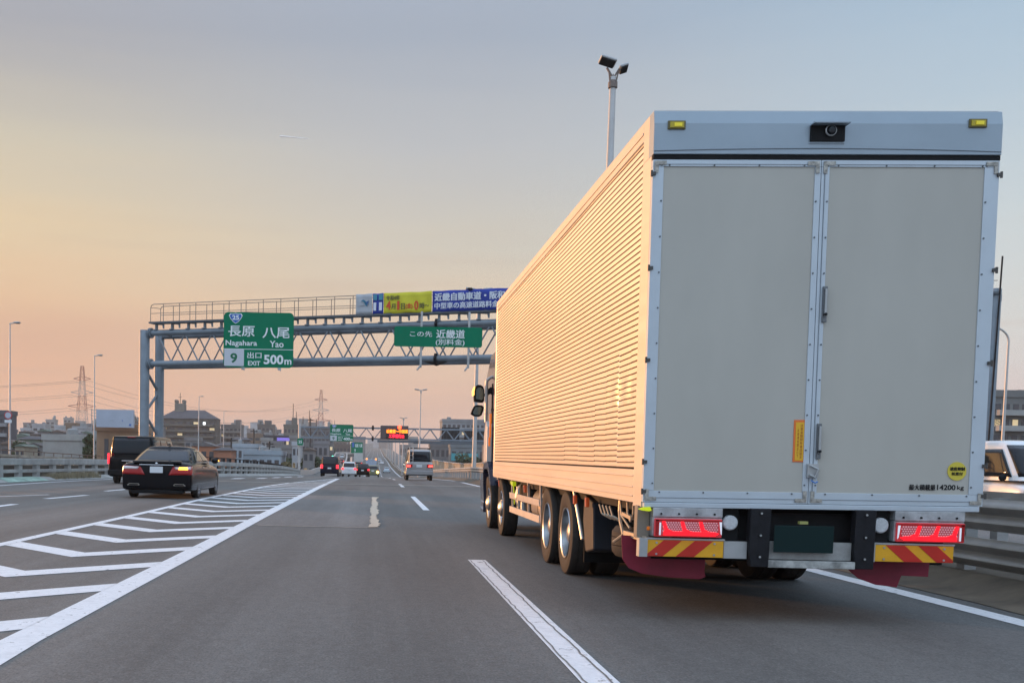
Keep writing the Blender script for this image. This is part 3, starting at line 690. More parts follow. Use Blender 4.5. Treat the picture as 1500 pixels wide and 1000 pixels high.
# rear lamp gear
for s in (-1,1):
    xa,xb=(-1.165,-.652) if s<0 else (.608,1.115); 
    mb=MB(); mb.box(xa,xb,-.03,.16,.79,.861); mb.box(xa,xb,-.02,.16,.64,.789); hp=part('lamp_housing',mb,mat('housing_silver',(.42,.43,.44),.4,metal=.4,var=.35,scale=9),trk,bevel=.004)
    mb=MB()
    for k in range(4): mb.disc((xa+.06+k*(xb-xa-.12)/3,-.033,.815),.008,'y',.008,8)
    part('bolts',mb,M['dark'],hp)
    tl=MB(); a,b,z0,z1=xa+.012,xb-.008,.640,.778
    tl.box(a,b,-.05,-.022,z0,z1); lamp=part('tail_lamp',tl,mat('lamp_frame_red',(.35,.04,.05),.2,metal=.3,emit=(1,.05,.07),es=.25),hp,bevel=.004)
    ox,ix=(a,b) if s<0 else (b,a); d=1 if s<0 else -1
    mb=MB(); mb.box(min(ox+d*.045,ix-d*.03),max(ox+d*.045,ix-d*.03),-.056,-.051,z0+.02,z1-.022,0)
    # honeycomb dots
    for i in range(22):
        for j in range(5):
            x=ox+d*(.06+i*.0185+(j%2)*.009); z=z0+.045+j*.016
            mb.box(x-.0055,x+.0055,-.0585,-.0563,z-.005,z+.005,1)
    part('reflector',mb,[mat('lamp_inner',(.32,.12,.14),.25,metal=.5,emit=(1,.04,.06),es=.16),mat('lamp_facets',(.6,.38,.40),.15,metal=.3,emit=(1,.35,.4),es=.22)],lamp)
    mb=MB(); yb=-.066
    def P(poly): mb.prism([(ox+d*px_,z0+pz) for px_,pz in poly],'y',yb,-.0592)
    P([(.062,.012),(.440,.012),(.470,.030),(.440,.040),(.062,.044)])
    for k in range(3):
        q=.05+k*.135; P([(q,.118),(q+.022,.118),(q+.042,.06),(q+.066,.048),(q+.090,.042),(q+.02,.042)])
    part('light_guide',mb,mat('light_guide_red',(.8,.01,.02),.3,emit=(1,.004,.012),es=1.5),lamp)
    mb=MB(); P2=[(.470,.118),(.488,.118),(.49,.020),(.482,.03)] ; mb.prism([(ox+d*p[0],z0+p[1]) for p in P2],'y',-.062,-.0565); mb.box(min(ox+d*.03,ox+d*.042),max(ox+d*.03,ox+d*.042),-.062,-.0565,z0+.012,z1-.03); part('clear_strip',mb,mat('clear_lens',(.75,.75,.8),.1,emit=(.8,.8,.9),es=.35),lamp)
    mb=MB(); mb.box(min(ox+d*.004,ox+d*.028),max(ox+d*.004,ox+d*.028),-.056,-.0505,z0+.008,z1-.008); mb.box(a,b,-.056,-.0505,z1-.018,z1-.008); part('side_reflector',mb,M['redL'],lamp)
    mb=MB(); mb.disc((xa-.012 if s<0 else xb+.012,.06,.695),.018,'x',.02,12); part('side_marker',mb,mat('orange_lens',(.6,.15,.02),.2,emit=(1,.25,.02),es=.2),hp)
    # round reversing lamp
    cx=-.583 if s<0 else .524
    mb=MB(); mb.box(cx-.085 ,cx+.07,.03,.2,.60,.86); rl=part('lamp_bracket',mb,M['black'],trk)
    mb=MB(); mb.lathe([(.0,-.004),(.048,-.003),(.056,.004),(.057,.03)],(cx,0,.752),'y',28); part('reversing_lamp',mb,mat('frosted_lens',(.55,.57,.58),.35,var=.15,scale=60),rl,smooth=True)
    # warning board
    ba,bb=(-1.198,-.637) if s<0 else (.470,1.045); z0,z1=.490,.612
    mb=MB(); mb.box(ba,bb,-.03,-.018,z0,z1); wb=part('warning_board',mb,mat('board_yellow',(.72,.36,.015),.35,var=.1,scale=5),trk)
    mb=MB(); L_=bb-ba
    for c in (.21,.62):
        u0=ba+L_*c; k=(z1-z0)*1.15; wd=L_*.24
        pl=[(u0-k/2-wd/2,z0),(u0-k/2+wd/2,z0),(u0+k/2+wd/2,z1),(u0+k/2-wd/2,z1)] if s<0 else [(ba+bb-(u0-k/2-wd/2),z0),(ba+bb-(u0-k/2+wd/2),z0),(ba+bb-(u0+k/2+wd/2),z1),(ba+bb-(u0+k/2-wd/2),z1)]
        pl=clip(pl,(ba+.001,bb-.001,z0+.001,z1-.001)); mb.prism(pl,'y',-.033,-.0302)
    part('red_stripes',mb,mat('board_red',(.50,.022,.012),.35,var=.1,scale=5),wb)
    mb=MB()
    for fx in (.12,.88):
        for z in (z0+.018,z1-.02): mb.disc((ba+L_*fx,-.034,z),.008,'y',.006,10)
    part('screws',mb,M['galv'],wb)
    mb=MB(); mb.box(ba-.01,bb+.01,-.03,.02,z1+.003,z1+.015); mb.box(ba-.065 if s<0 else ba-.03,ba-.003,-.05,.03,z0-.004,z1+.012); part('board_frame',mb,M['galv'],trk)
    # black upright
    ca=-.38 if s<0 else .385
    mb=MB(); mb.prism([(ca-.075,.865),(ca+.075,.865),(ca+.07,.43),(ca-.06,.43),(ca-.078,.56)],'y',-.06,.02); up=part('bumper_upright',mb,mat('black_steel',(.014,.014,.017),.6,var=.3,scale=20,spec=.2),trk,bevel=.006)
    mb=MB()
    for z in (.83,.665,.505): mb.disc((ca,-.063,z),.014,'y',.01,12); mb.disc((ca,-.067,z),.008,'y',.012,8,1)
    part('bolt_holes',mb,[mat('hole_dark',(.005,.005,.005),.8),M['galv']],up)
mb=MB(); mb.box(-.63,-.46,-.02,.03,.485,.612); part('bumper_plate',mb,M['galv'],trk)
mb=MB(); mb.box(-.30,.305,-.02,.02,.488,.62); part('bumper_centre',mb,mat('bumper_grey',(.32,.32,.31),.5,metal=.3,var=.3,scale=6),trk)
mb=MB(); mb.box(-.315,.318,-.07,.04,.428,.482); part('bumper_step',mb,mat('step_steel',(.40,.40,.38),.6,metal=.3,var=.5,scale=12,bump=.5),trk,bevel=.004)
mb=MB(); mb.box(-.288,.146,-.085,-.075,.545,.744); mb.box(-.2,.05,-.074,-.02,.6,.7); pl=part('number_plate',mb,[mat('dark_green_plate',(.006,.020,.020),.6,spec=.15)],trk,bevel=.004)
mb=MB(); mb.box(-.1,-.04,-.07,-.03,.755,.775); part('plate_lamp',mb,mat('plate_lamp',(.3,.3,.1),.4,emit=(.6,.6,.15),es=.03),pl)
# added screens over the rear tyres, then the mud flaps
for s in (-1,1):
    mb=MB(); mb.box(min(s*.62,s*1.16),max(s*.62,s*1.16),2.50,2.52,.20,.62); part('added_tyre_screen',mb,M['black'],trk)  # added black flaps that cover the sunlit rear tyres to keep them dark
FL=mat('dark_red_rubber',(.25,.014,.04),.55,var=.25,scale=4)
for s in (-1,1):
    out=[(-.66,.60),(-.665,.38),(-.655,.345),(-.70,.325),(-.95,.335),(-1.15,.36),(-1.25,.40),(-1.30,.47),(-1.315,.62)] if s<0 else [(.36,.55),(.395,.43),(.47,.37),(.60,.325),(.76,.31),(.79,.40),(.99,.395),(1.0,.55)]
    out=[(x_,z_-.035 if z_<.5 else z_) for x_,z_ in out]; mb=MB(); mb.prism(out,'y',.30 if s<0 else .20,.308 if s<0 else .208); part('mud_flap',mb,FL,trk)
mb=MB(); mb.box(-1.26,-1.17,.05,.14,.62,.87); mb.box(-1.26,-1.0,.03,.10,.615,.63); part('corner_support',mb,mat('beige_steel',(.24,.20,.16),.6,var=.2),trk)
# yellow-green side marker at rear corner
AMB=mat('amber_green_lens',(.55,.60,.01),.3,emit=(.75,.9,.01),es=.35)
mb=MB(); mb.prism([(-1.275,.848),(-1.235,.862),(-1.19,.866),(-1.18,.838),(-1.20,.832),(-1.25,.838)],'y',-.045,-.01); part('corner_marker',mb,AMB,trk)
# wheels
TYR=M['rubber']; RIM=mat('polished_rim',(.40,.41,.42),.3,metal=1,var=.1,scale=5)
def tprof(r,w,rr): # tyre profile radius,along
    return [(rr,-w*.42),(rr*1.12,-w*.48),(r*.86,-w*.5),(r*.97,-w*.46),(r,-w*.38),(r,-w*.2),(r*.985,-w*.19),(r*.985,-w*.16),(r,-w*.15),(r,w*.15),(r*.985,w*.16),(r*.985,w*.19),(r,w*.2),(r,w*.38),(r*.97,w*.46),(r*.86,w*.5),(rr*1.12,w*.48),(rr,w*.42),(rr,-w*.42)]
def truck_wheel(x,y,dual,front=False):
    s=1 if x>0 else -1; r=.435
    mb=MB(); mb.lathe(tprof(r,.24,.27),(x,y,r),'x',44)
    if dual: mb.lathe(tprof(r,.24,.27),(x-s*.29,y,r),'x',44)
    wl=part('wheel',mb,TYR,trk,smooth=35)
    mb=MB()
    if front:
        mb.lathe([(.272,.10*s),(.265,.115*s),(.24,.10*s),(.225,.05*s),(.14,.07*s),(.13,.12*s),(.07,.16*s),(.0,.165*s)],(x,y,r),'x',36)
    else:
        mb.lathe([(.272,.10*s),(.266,.116*s),(.25,.11*s),(.235,.02*s),(.225,-.05*s),(.15,-.07*s),(.12,-.03*s),(.11,.07*s),(.05,.09*s),(0,.092*s)],(x,y,r),'x',36)
    part('rim',mb,RIM,wl,smooth=40)
    mb=MB()
    for k in range(8):
        a=2*PI*k/8; mb.disc((x+s*(.08 if front else -.05),y+.175*math.cos(a),r+.175*math.sin(a)),.02,'x',.04,8)
    part('wheel_nuts',mb,M['galv'],wl)
for y in (3.28,4.5):
    for s in (-1,1): truck_wheel(s*1.10,y,True)
for y in (9.0,10.85):
    for s in (-1,1): truck_wheel(s*1.10,y,False,True)
# side guard, tanks and what hangs below the left side
mb=MB()
SG=mat('guard_aluminium',(.58,.53,.49),.4,metal=.55,var=.1,scale=3)
for z in (.56,.73): pass
for s in (-1,1):
    x=s*1.19
    for z0,z1 in ((.425,.515),(.63,.71)):
        mb=MB(); mb.box(x-.015,x+.015,5.15,8.0,z0,z1)
        if s<0: mb.box(x,x+.2,5.12,5.15,z0,z1)
        part('side_guard_rail',mb,SG,trk,bevel=.004)
    mb=MB()
    for y in (5.2,6.25,7.9): mb.box(x-.012+(.03*-s),x+.012+(.03*-s),y,y+.05,.42,.9)
    part('side_guard_post',mb,SG,trk)
mb=MB(); mb.lathe([(0,5.35),(.24,5.36),(.25,5.4),(.25,6.05),(.24,6.1),(0,6.11)],(-.92,0,.60),'y',28); mb.lathe([(.255,5.5),(.258,5.55),(.255,5.6)],(-.92,0,.60),'y',28); part('air_tank',mb,mat('tank_bronze',(.40,.32,.24),.35,metal=.5,var=.2),trk,smooth=True)
mb=MB(); mb.box(-1.12,-.6,6.45,7.7,.42,.84); part('battery_box',mb,M['dark'],trk,bevel=.03)
mb=MB(); mb.lathe([(.21,7.2),(.225,7.25),(.21,7.3)],(-1.0,0,.66),'y',24); mb.tube((-1.14,6.9,.45),(-1.14,6.9,.62),.05); mb.tube((-1.1,7.5,.5),(-1.1,7.5,.8),.06); part('pipework',mb,M['galv'],trk)
mb=MB()
for y,z in ((7.75,.72),(7.75,.60)): mb.box(-1.17,-1.16,y,y+.03,z-.05,z+.08)
part('side_marker_glow',mb,AMB,trk)
mb=MB(); mb.prism([(7.55,.86),(7.85,.86),(7.80,.82),(7.6,.80)],'x',-1.2,-1.15); part('side_marker_lamp',mb,AMB,trk)
for y in (2.15,2.75,6.25,9.1):
    mb=MB(); mb.box(-1.225,-1.19,y,y+.055,.755,.845); part('side_lamp',mb,mat('side_lamp_orange',(.50,.09,.03),.3,emit=(1,.12,.02),es=.12),trk,bevel=.008)
mb=MB(); mb.prism([(2.55,.86),(2.15,.80),(2.1,.35),(2.45,.30),(2.62,.6)],'x',-1.16,-.75); part('mudguard',mb,mat('navy_rubber',(.010,.012,.02),.6,var=.3),trk,bevel=.02)
mb=MB(); mb.tube((-1.2,2.85,.88),(-1.17,2.55,.42),.018); part('guard_stay',mb,SG,trk)
mb=MB(); mb.lathe([(.25,.40),(.30,.385),(.37,.39),(.40,.43),(.405,.48),(.395,.485),(.405,.49),(.405,.55),(.395,.555),(.405,.56),(.405,.60),(.37,.645),(.3,.65),(.25,.64),(.25,.40)],(-.80,1.08,0),'z',40); sp=part('spare_wheel',mb,TYR,trk,smooth=35)
mb=MB(); mb.lathe([(0,.5),(.2,.5),(.255,.42)],(-.80,1.08,0),'z',30); part('rim',mb,M['galv'],sp)
mb=MB()
for k in range(4): mb.path([V(-1.18,1.75-k*.14,.80-.0*k),V(-1.17,1.68-k*.14,.72),V(-1.1,1.62-k*.14,.68)],.011,6)
mb.path([V(-1.18,.95,.87),V(-1.19,.92,.78),V(-1.21,.80,.70),V(-1.215,.66,.60)],.014,6); mb.path([V(-1.215,.66,.60),V(-1.225,.95,.52)],.013,6)
mb.path([V(-1.2,.62,.87),V(-1.2,.60,.78),V(-1.2,.50,.72),V(-1.2,.42,.78),V(-1.2,.42,.87)],.010,6); mb.path([V(-1.19,.9,.87),V(-1.19,.85,.75),V(-1.19,.55,.66)],.011,6)
mb.bar((-1.2,.75,.77),(-1.2,.45,.75),.03,.03); mb.bar((-1.24,.5,.625),(-1.21,.02,.615),.03,.04)
part('hanger_rods',mb,mat('rod_beige',(.42,.36,.28),.45,metal=.5),trk)
# cab
CAB=mat('cab_navy',(.020,.028,.055),.25,coat=.5)
mb=MB(); mb.prism([(9.85,.80),(9.85,2.9),(10.1,3.05),(11.2,3.02),(11.75,2.75),(11.98,1.9),(12.05,1.2),(12.05,.45),(11.42,.42),(11.36,.80),(11.15,.97),(10.55,.97),(10.3,.80)],'x',-1.16,1.16); cb=part('cab',mb,CAB,trk,bevel=.05)
mb=MB(); mb.prism([(10.75,1.65),(10.75,2.5),(11.5,2.5),(11.80,1.7)],'x',-1.175,-1.162); mb.prism([(10.75,1.65),(10.75,2.5),(11.5,2.5),(11.80,1.7)],'x',1.162,1.175); parts('side_window',mb,M['glass'],cb)
mb=MB(); mb.add([(-1.05,11.99,2.0),(1.05,11.99,2.0),(1.05,11.80,2.7),(-1.05,11.80,2.7)],[(0,1,2,3)]); part('windscreen',mb,M['glass'],cb,solid=.02)
mb=MB(); mb.box(-1.235,-1.16,11.45,12.0,.42,.80); mb.box(-1.245,-1.16,11.45,11.9,.25,.42); mb.prism([(10.2,.75),(10.35,1.0),(10.6,1.13),(11.1,1.13),(11.35,1.0),(11.48,.75),(11.40,.75),(11.3,.92),(11.1,1.0),(10.6,1.0),(10.4,.92),(10.3,.75)],'x',-1.24,-1.1); part('step_panel',mb,CAB,cb,bevel=.03)
mb=MB(); mb.prism([(10.62,1.12),(10.62,1.75),(10.85,1.85),(11.1,1.6),(11.1,1.1)],'x',-1.26,-1.16); part('cab_deflector',mb,mat('pale_panel',(.6,.56,.52),.4),cb,bevel=.02)
mb=MB(); mb.box(-1.262,-1.235,10.15,10.24,1.55,1.95); mb.box(-1.262,-1.235,10.25,10.34,1.4,1.55); part('orange_marker',mb,mat('orange_marker_lit',(.7,.15,.02),.3,emit=(1,.25,.03),es=.35),cb)
# left mirrors on their stay; placed by real depth beside the cab
def mp_(px,py,d=19.0): 
    p=at(px,py,d); return V(p.x-TX,p.y-TY,p.z)
mb=MB(); mb.path([mp_(724,551,18.8),mp_(718,553,18.8),mp_(713.3,557,18.8),mp_(712.6,563,18.8),mp_(712.4,590,18.8),mp_(711.8,618,18.8)],.028,8); ms=part('mirror_stay',mb,mat('stay_cream',(.48,.42,.38),.4,metal=.3),trk,smooth=True)
def plate(px,z=18.9,th=.10,**k):
    vs=[mp_(x,y,z) for x,y in px]; n=len(vs); back=[v+V(0,th,0) for v in vs]; mb=MB(); mb.add(vs+back,[tuple(range(n)),tuple(range(n,2*n))[::-1]]+[(i,(i+1)%n,n+(i+1)%n,n+i) for i in range(n)]); return mb
m1=part('mirror',plate([(694.5,588),(694,581),(694.5,573),(696,566),(699.5,563.2),(704,563.5),(708,566),(709.6,571),(709.6,580),(709.3,587),(707.5,589.3),(703,589.3)]),M['black'],ms,bevel=.008)
part('mirror_glass',plate([(697.2,584),(697,575),(698,569.5),(701,567),(705,567.5),(708,571),(708.3,582),(706,586)],18.87,.01),mat('mirror_glass',(.10,.15,.17),.08,metal=1),ms)
part('indicator',plate([(692.0,580),(691.6,573),(694,567),(696.2,565.5),(694.8,573),(694.8,578.5)],18.89,.06),mat('amber_glint',(.9,.5,.1),.3,emit=(1,.55,.12),es=2.2),ms)
m2=part('lower_mirror',plate([(689.6,606),(692,599.5),(695,594),(699,592.8),(706,593.5),(709,596),(708,602),(705.5,608),(702,610),(695,609.5)],19.0),M['black'],ms,bevel=.008)
part('mirror_glass',plate([(692.5,605),(696,596),(704,595.5),(706.5,598),(703,607),(696,607.5)],18.97,.01),mat('mirror_glass',(0,0,0)),ms)
mb=MB(); mb.bar(mp_(709.5,600,19.0),mp_(714,600,19.0),.05,.04); mb.bar(mp_(709,579,18.9),mp_(722,570,19.0),.04,.04); part('mirror_arm',mb,M['dark'],ms)
part('side_window_mirror',plate([(713.5,575),(714.5,570),(721,565),(721,575),(717,577.5),(714,578)],18.8),M['black'],ms)
# body lean: the box sits a touch off square on its springs
def lean(o):
    if o.type=='MESH':
        for v in o.data.vertices:
            c=v.co; k=max(0,min(1,(c.z-.62)/.25))
            if k>0: v.co=V(c.x+k*((c.z-.9)*TA-c.y*0+ c.y*TC),c.y,c.z+k*(c.y*TB-c.x*TA))
    for ch in o.children: lean(ch)
for ch in trk.children:
    if ch.name.split('.')[0] not in ('mirror_stay',): lean(ch)
# ------------------------------------------------------------------ cars
def car(name,label,cat,loc,rz,spec,group=None):
    """spec: side stations of the lower body, cabin block, wheels, colours; origin on the ground at the rear bumper, heading +Y"""
    S=spec; t=thing(name,label,cat,loc,rz,group); Bm=S['paint']; W=S['w']/2
    vs=[];fs=[];ring=None
    st=S['st']   # (y, zbot, ztop, halfwidth factor)
    for (y,zb,zt,wf) in st:
        w_=W*wf; zm=zb+(zt-zb)*.45
        half=[(0,zb),(w_*.90,zb-.01),(w_*.985,zb+.03),(w_*.995,zb+.10),(w_,zm),(w_*.985,zt-.16*(zt-zb)),(w_*.93,zt-.01),(w_*.5,zt+.015),(0,zt+.02)]
        rg=half+[(-a,b) for a,b in half[-2:0:-1]]
        n=len(rg); vs+=[(x,y,z) for x,z in rg]
    m=len(st)
    for i in range(m-1): fs+=[(i*n+k,i*n+(k+1)%n,(i+1)*n+(k+1)%n,(i+1)*n+k) for k in range(n)]
    fs+=[tuple(range(n))[::-1],tuple(range((m-1)*n,m*n))]
    mb=MB(); mb.add(vs,fs); body=part('body',mb,[Bm,M['black']],t,smooth=60,sub=2)
    r=S['r']
    cut=MB()
    for wy in S['wh']:
        for s in (-1,1): cut.tube((s*(W-.30),wy,r+.01),(s*(W+.2),wy,r+.01),r*1.13,None,28)
    co=part('cutter',cut,M['black'])
    md=body.modifiers.new('b','BOOLEAN'); md.object=co; md.operation='DIFFERENCE'; md.solver='EXACT'
    bake(body); bpy.data.objects.remove(co)
    for p in body.data.polygons: p.use_smooth=True
    body.data.set_sharp_from_angle(angle=math.radians(35))
    bmx=bmesh.new(); bmx.from_mesh(body.data); bvh=BVHTree.FromBMesh(bmx)
    for wy in S['wh']:
        for s in (-1,1):
            mb=MB(); wd=.2; mb.lathe(tprof(r,wd,r*.66),(s*(W-.105),wy,r),'x',32); wl=part('wheel',mb,M['rubber'],t,smooth=35)
            mb=MB(); xo=s*(W-.015); 
            mb.lathe([(r*.68,0),(r*.66,-.02*s),(r*.60,-.05*s),(r*.58,-.06*s)],(xo,wy,r),'x',32)
            for k in range(S.get('spokes',7)):
                a=2*PI*k/S.get('spokes',7); c_,s_=math.cos(a),math.sin(a)
                mb.bar((xo-.03*s,wy+c_*.04,r+s_*.04),(xo-.015*s,wy+c_*r*.64,r+s_*r*.64),.028,.022,up=V(1,0,0))
            mb.disc((xo-.02*s,wy,r),r*.16,'x',.03,14); mb.disc((xo-.09*s,wy,r),r*.6,'x',.01,20,1)
            part('rim',mb,[S.get('rim',M['chrome']),M['dark']],wl)
    # cabin
    c=S['cab']; (yb0,yb1,wb,zb),(yt0,yt1,wt,zt)=c['base'],c['top']; ne=c.get('n',6)
    def lay(v):
        k=v; e=c.get('bulge',.03); 
        return yb0+(yt0-yb0)*k-e*.0,yb1+(yt1-yb1)*k,(wb+(wt-wb)*k)+e*math.sin(PI*k)*.6,zb+(zt-zb)*k,e*math.sin(PI*k)
    def side(s,yf,v,off=0):
        y0,y1,w_,z,e=lay(v); cy=(y0+y1)/2; ly=(y1-y0)/2+e; return V(s*(w_*(1-abs(yf)**ne)**(1/ne)+off),cy+ly*yf,z)
    def end(d,xf,v,off=0):
        y0,y1,w_,z,e=lay(v); cy=(y0+y1)/2; ly=(y1-y0)/2+e; return V(w_*xf,cy+d*(ly*(1-abs(xf)**ne)**(1/ne)+off),z+off*.3)
    vs=[];fs=[]; n=64; rows=[]
    for iv in range(9): rows.append((iv/8,1,0))
    for sh,dz in ((.985,.010),(.94,.024),(.82,.040),(.6,.054),(.3,.062)): rows.append((1,sh,dz))
    for v,sh,dz in rows:
        y0,y1,w_,z,e=lay(v); cy=(y0+y1)/2; ly=(y1-y0)/2+e
        for k in range(n):
            a=2*PI*k/n; ca,sa=math.cos(a),math.sin(a)
            vs.append((sh*w_*math.copysign(abs(ca)**(2/ne),ca),cy+ly*(1-(1-sh)*.8)*math.copysign(abs(sa)**(2/ne),sa),z+dz*c.get('crown',1)))
    for i in range(len(rows)-1): fs+=[(i*n+k,i*n+(k+1)%n,(i+1)*n+(k+1)%n,(i+1)*n+k) for k in range(n)]
    fs.append(tuple(range((len(rows)-1)*n,len(rows)*n)))
    mb=MB(); mb.add(vs,fs); cabn=part('cabin',mb,Bm,t,smooth=50)
    def pane(nm,fn,a0,a1,v0,v1,par,m=M['glass'],na=12,nv=6,off=.012,trim=None):
        mb=MB(); vs=[];fs=[]
        for j in range(nv+1):
            v=v0+(v1-v0)*j/nv
            for i in range(na+1):
                aa0,aa1=(a0(v) if callable(a0) else a0),(a1(v) if callable(a1) else a1)
                vs.append(fn(aa0+(aa1-aa0)*i/na,v,off))
        for j in range(nv):
            for i in range(na): k=j*(na+1)+i; fs.append((k,k+1,k+na+2,k+na+1))
        mb.add(vs,fs); return part(nm,mb,m,par,smooth=60,solid=.014)
    rg=c.get('rear',(-.86,.86,.10,.92)); pane('rear_window',lambda a,v,o:end(-1,a,v,o),*rg,cabn)
    fg=c.get('front',(-.88,.88,.08,.93)); pane('windscreen',lambda a,v,o:end(1,a,v,o),*fg,cabn)
    for s in (-1,1):
        for (a0,a1,v0,v1) in c['sides']:
            pane('side_window',lambda a,v,o,s=s:side(s,a,v,o),a0,a1,v0,v1,cabn,m=S.get('sglass',M['glass']))
    def proj(nm,corners,m,par=body,nu=8,nv=4,off=.008,d=None,solid=.012):
        A,B_,C_,D=[Vector(q) for q in corners]; vs=[];fs=[]
        for j in range(nv+1):
            for i in range(nu+1):
                u,v=i/nu,j/nv; p=(A*(1-u)+B_*u)*(1-v)+(D*(1-u)+C_*u)*v; dd=d(u) if callable(d) else Vector(d); dd=dd.normalized()
                h=bvh.ray_cast(p-dd*1.2,dd); q=(h[0]-dd*off) if h[0] else p
                vs.append(q)
        for j in range(nv):
            for i in range(nu): k=j*(nu+1)+i; fs.append((k,k+1,k+nu+2,k+nu+1))
        mb=MB(); mb.add(vs,fs); return part(nm,mb,m,par,smooth=60,solid=solid)
    t['_']=0; del t['_']
    return t,body,cabn,proj,pane,side,end
CARB=mat('car_black',(.006,.006,.008),.14,coat=.15,spec=.12); CARB2=mat('van_black',(.006,.006,.007),.2,coat=.1,spec=.12)
CARW=mat('car_white',(.70,.71,.72),.25,coat=.6); CARS=mat('car_silver',(.33,.325,.33),.28,metal=.4,coat=.6); CARN=mat('car_navy',(.008,.011,.024),.2,coat=.15,spec=.12)
CARG=mat('car_taxi_green',(.16,.17,.10),.25,coat=.5)
def gz(px,d): p=at(px,690,d); return (p.x,d,zr(d))
# --- black saloon
spec=dict(paint=CARB,w=1.96,r=.335,wh=(1.12,4.09),spokes=10,rim=mat('alloy_rim',(.50,.51,.53),.2,metal=.9),sglass=mat('side_glass_sky',(.10,.10,.09),.05,metal=.85),
 st=[(.04,.34,.80,.90),(.05,.26,.90,.955),(.10,.22,.965,.98),(.30,.20,1.0,.99),(.9,.19,1.01,1),(1.7,.19,.98,1),(3.0,.19,.96,1),(3.9,.19,.93,1),(4.5,.2,.86,.985),(4.88,.22,.76,.95),(5.0,.26,.66,.88),(5.03,.35,.55,.8)],
 cab=dict(base=(.42,4.0,.885,.94),top=(1.50,2.75,.63,1.375),n=5.5,crown=1.25,bulge=.05,rear=(-.94,.94,.10,.93),
  sides=[(-.62,-.02,.14,.88),(.02,.66,.14,.88)]))
sed,body,cabn,proj,pane,side,end=car('saloon_car','glossy black saloon with its right indicator lit in the lane beyond the hatched marking','car',(-5.93,28.25,0),math.radians(-.6),spec)
for s in (-1,1):
    B=[(s*.32,0,.64),(s*.975,0.16,.66),(s*.975,.16,.89),(s*.44,0,.865)]
    dd=lambda u,s=s:V(-s*.9*max(0,u-.45),1,0)
    tl=proj('tail_lamp',B,M['redL'],nu=12,nv=5,off=.012,d=dd)
    proj('lamp_glass',[(s*.52,0,.80),(s*.90,.12,.80),(s*.92,.14,.875),(s*.48,0,.86)],mat('clear_lens_car',(.65,.6,.6),.15,metal=.3),par=tl,off=.022,d=dd,solid=.006)
proj('indicator_lamp',[(.60,0,.79),(.84,.1,.79),(.83,.1,.865),(.62,0,.865)],M['amberE'],off=.032,d=(-.2,1,0),solid=.006)
mb=MB(); mb.box(-.47,.47,-.008,.05,.905,.925); part('chrome_strip',mb,M['chrome'],body,bevel=.006)
mb=MB(); mb.prism(rrect(-.175,.175,.70,.87,.01),'y',-.018,.02); part('number_plate',mb,M['plate'],body)
mb=MB(); mb.prism([(.02,.975),(.05,1.02),(.16,1.035),(.24,1.01),(.12,.98)],'x',-.66,.66); part('boot_spoiler',mb,CARB,body,bevel=.01)
mb=MB(); mb.prism([(-.72,.0),(.0,.0)],'y',0,.1) if False else None
for s in (-1,1):
    mb=MB(); pl=[(s*.46,.365),(s*.50,.405),(s*.74,.405),(s*.80,.36),(s*.78,.345),(s*.50,.345)]; mb.prism(pl,'y',-.005,.12); ex=part('exhaust_tip',mb,mat('brushed_tip',(.42,.38,.33),.3,metal=.9),body,bevel=.008)
    pl=[(s*.49,.372),(s*.51,.392),(s*.73,.392),(s*.77,.362),(s*.76,.355),(s*.51,.355)]; mb=MB(); mb.prism(pl,'y',-.012,-.003); part('exhaust_bore',mb,M['black'],ex)
mb=MB(); mb.prism([(-.70,.14),(.70,.14),(.74,.22),(.3,.24),(-.3,.24),(-.74,.22)],'y',.05,.4); part('lower_bumper',mb,M['black'],body,bevel=.02)
mb=MB(); mb.prism([(1.60,1.45),(1.65,1.515),(1.70,1.52),(1.86,1.455)],'x',-.025,.025); part('aerial_fin',mb,CARB,cabn)
mb=MB(); mb.sphere((0,.0,.955),.035,1,.2,.7,14); part('boot_badge',mb,M['chrome'],body)
for s in (-1,1):
    mb=MB(); mb.sphere((s*1.04,3.35,1.04),.11,1,.6,.75,14); mm=part('door_mirror',mb,CARB,body,smooth=True)
    mb=MB(); mb.sphere((s*1.14,3.36,1.045),.032,1,1,.7,8); part('mirror_indicator',mb,M['amberE'] if s>0 else M['redL'],mm)
    for y in (1.7,2.75):
        mb=MB(); mb.box(min(s*.965,s*.985),max(s*.965,s*.985),y,y+.18,.84,.87); part('door_handle',mb,M['chrome'],body,bevel=.005)
    vs=[side(s,-.62+.13*k*1.0,.11,.014) for k in range(11)]; mb=MB(); mb.path(vs,.008,5); vs=[side(s,-.58+.12*k,.90,.012) for k in range(11)]; mb.path(vs,.009,5); part('window_chrome',mb,M['chrome'],cabn)
# --- black one-box van
spec=dict(paint=CARB2,w=1.88,r=.33,wh=(1.05,3.62),spokes=6,sglass=M['glass'],
 st=[(.02,.38,1.0,.93),(.05,.30,1.12,.975),(.2,.26,1.16,1),(1.5,.26,1.16,1),(3.4,.26,1.15,1),(4.3,.26,1.10,.99),(4.62,.28,.98,.93),(4.70,.35,.8,.85)],
 cab=dict(base=(.03,4.45,.935,1.05),top=(.16,3.75,.85,1.90),n=9,bulge=.03,rear=(-.94,.94,.12,.92),sides=[(-.92,-.40,.14,.86),(-.36,.22,.14,.86),(.27,.80,.14,.84)]))
SP_VAN=spec
van,body,cabn,proj,pane,side,end=car('black_van','tall black one-box van driving just beyond the glossy black saloon','van',(-9.89,42.1,0),math.radians(-1.5),spec)
for s in (-1,1):
    mb=MB(); mb.prism([(s*.885,.80),(s*.945,.80),(s*.94,1.22),(s*.885,1.22)],'y',-.012,.12); part('tail_lamp',mb,M['redE'] if s<0 else M['redE'],body,bevel=.008)
mb=MB(); mb.box(-.35,.35,-.03,.03,.92,.95); part('chrome_strip',mb,M['chrome'],body)
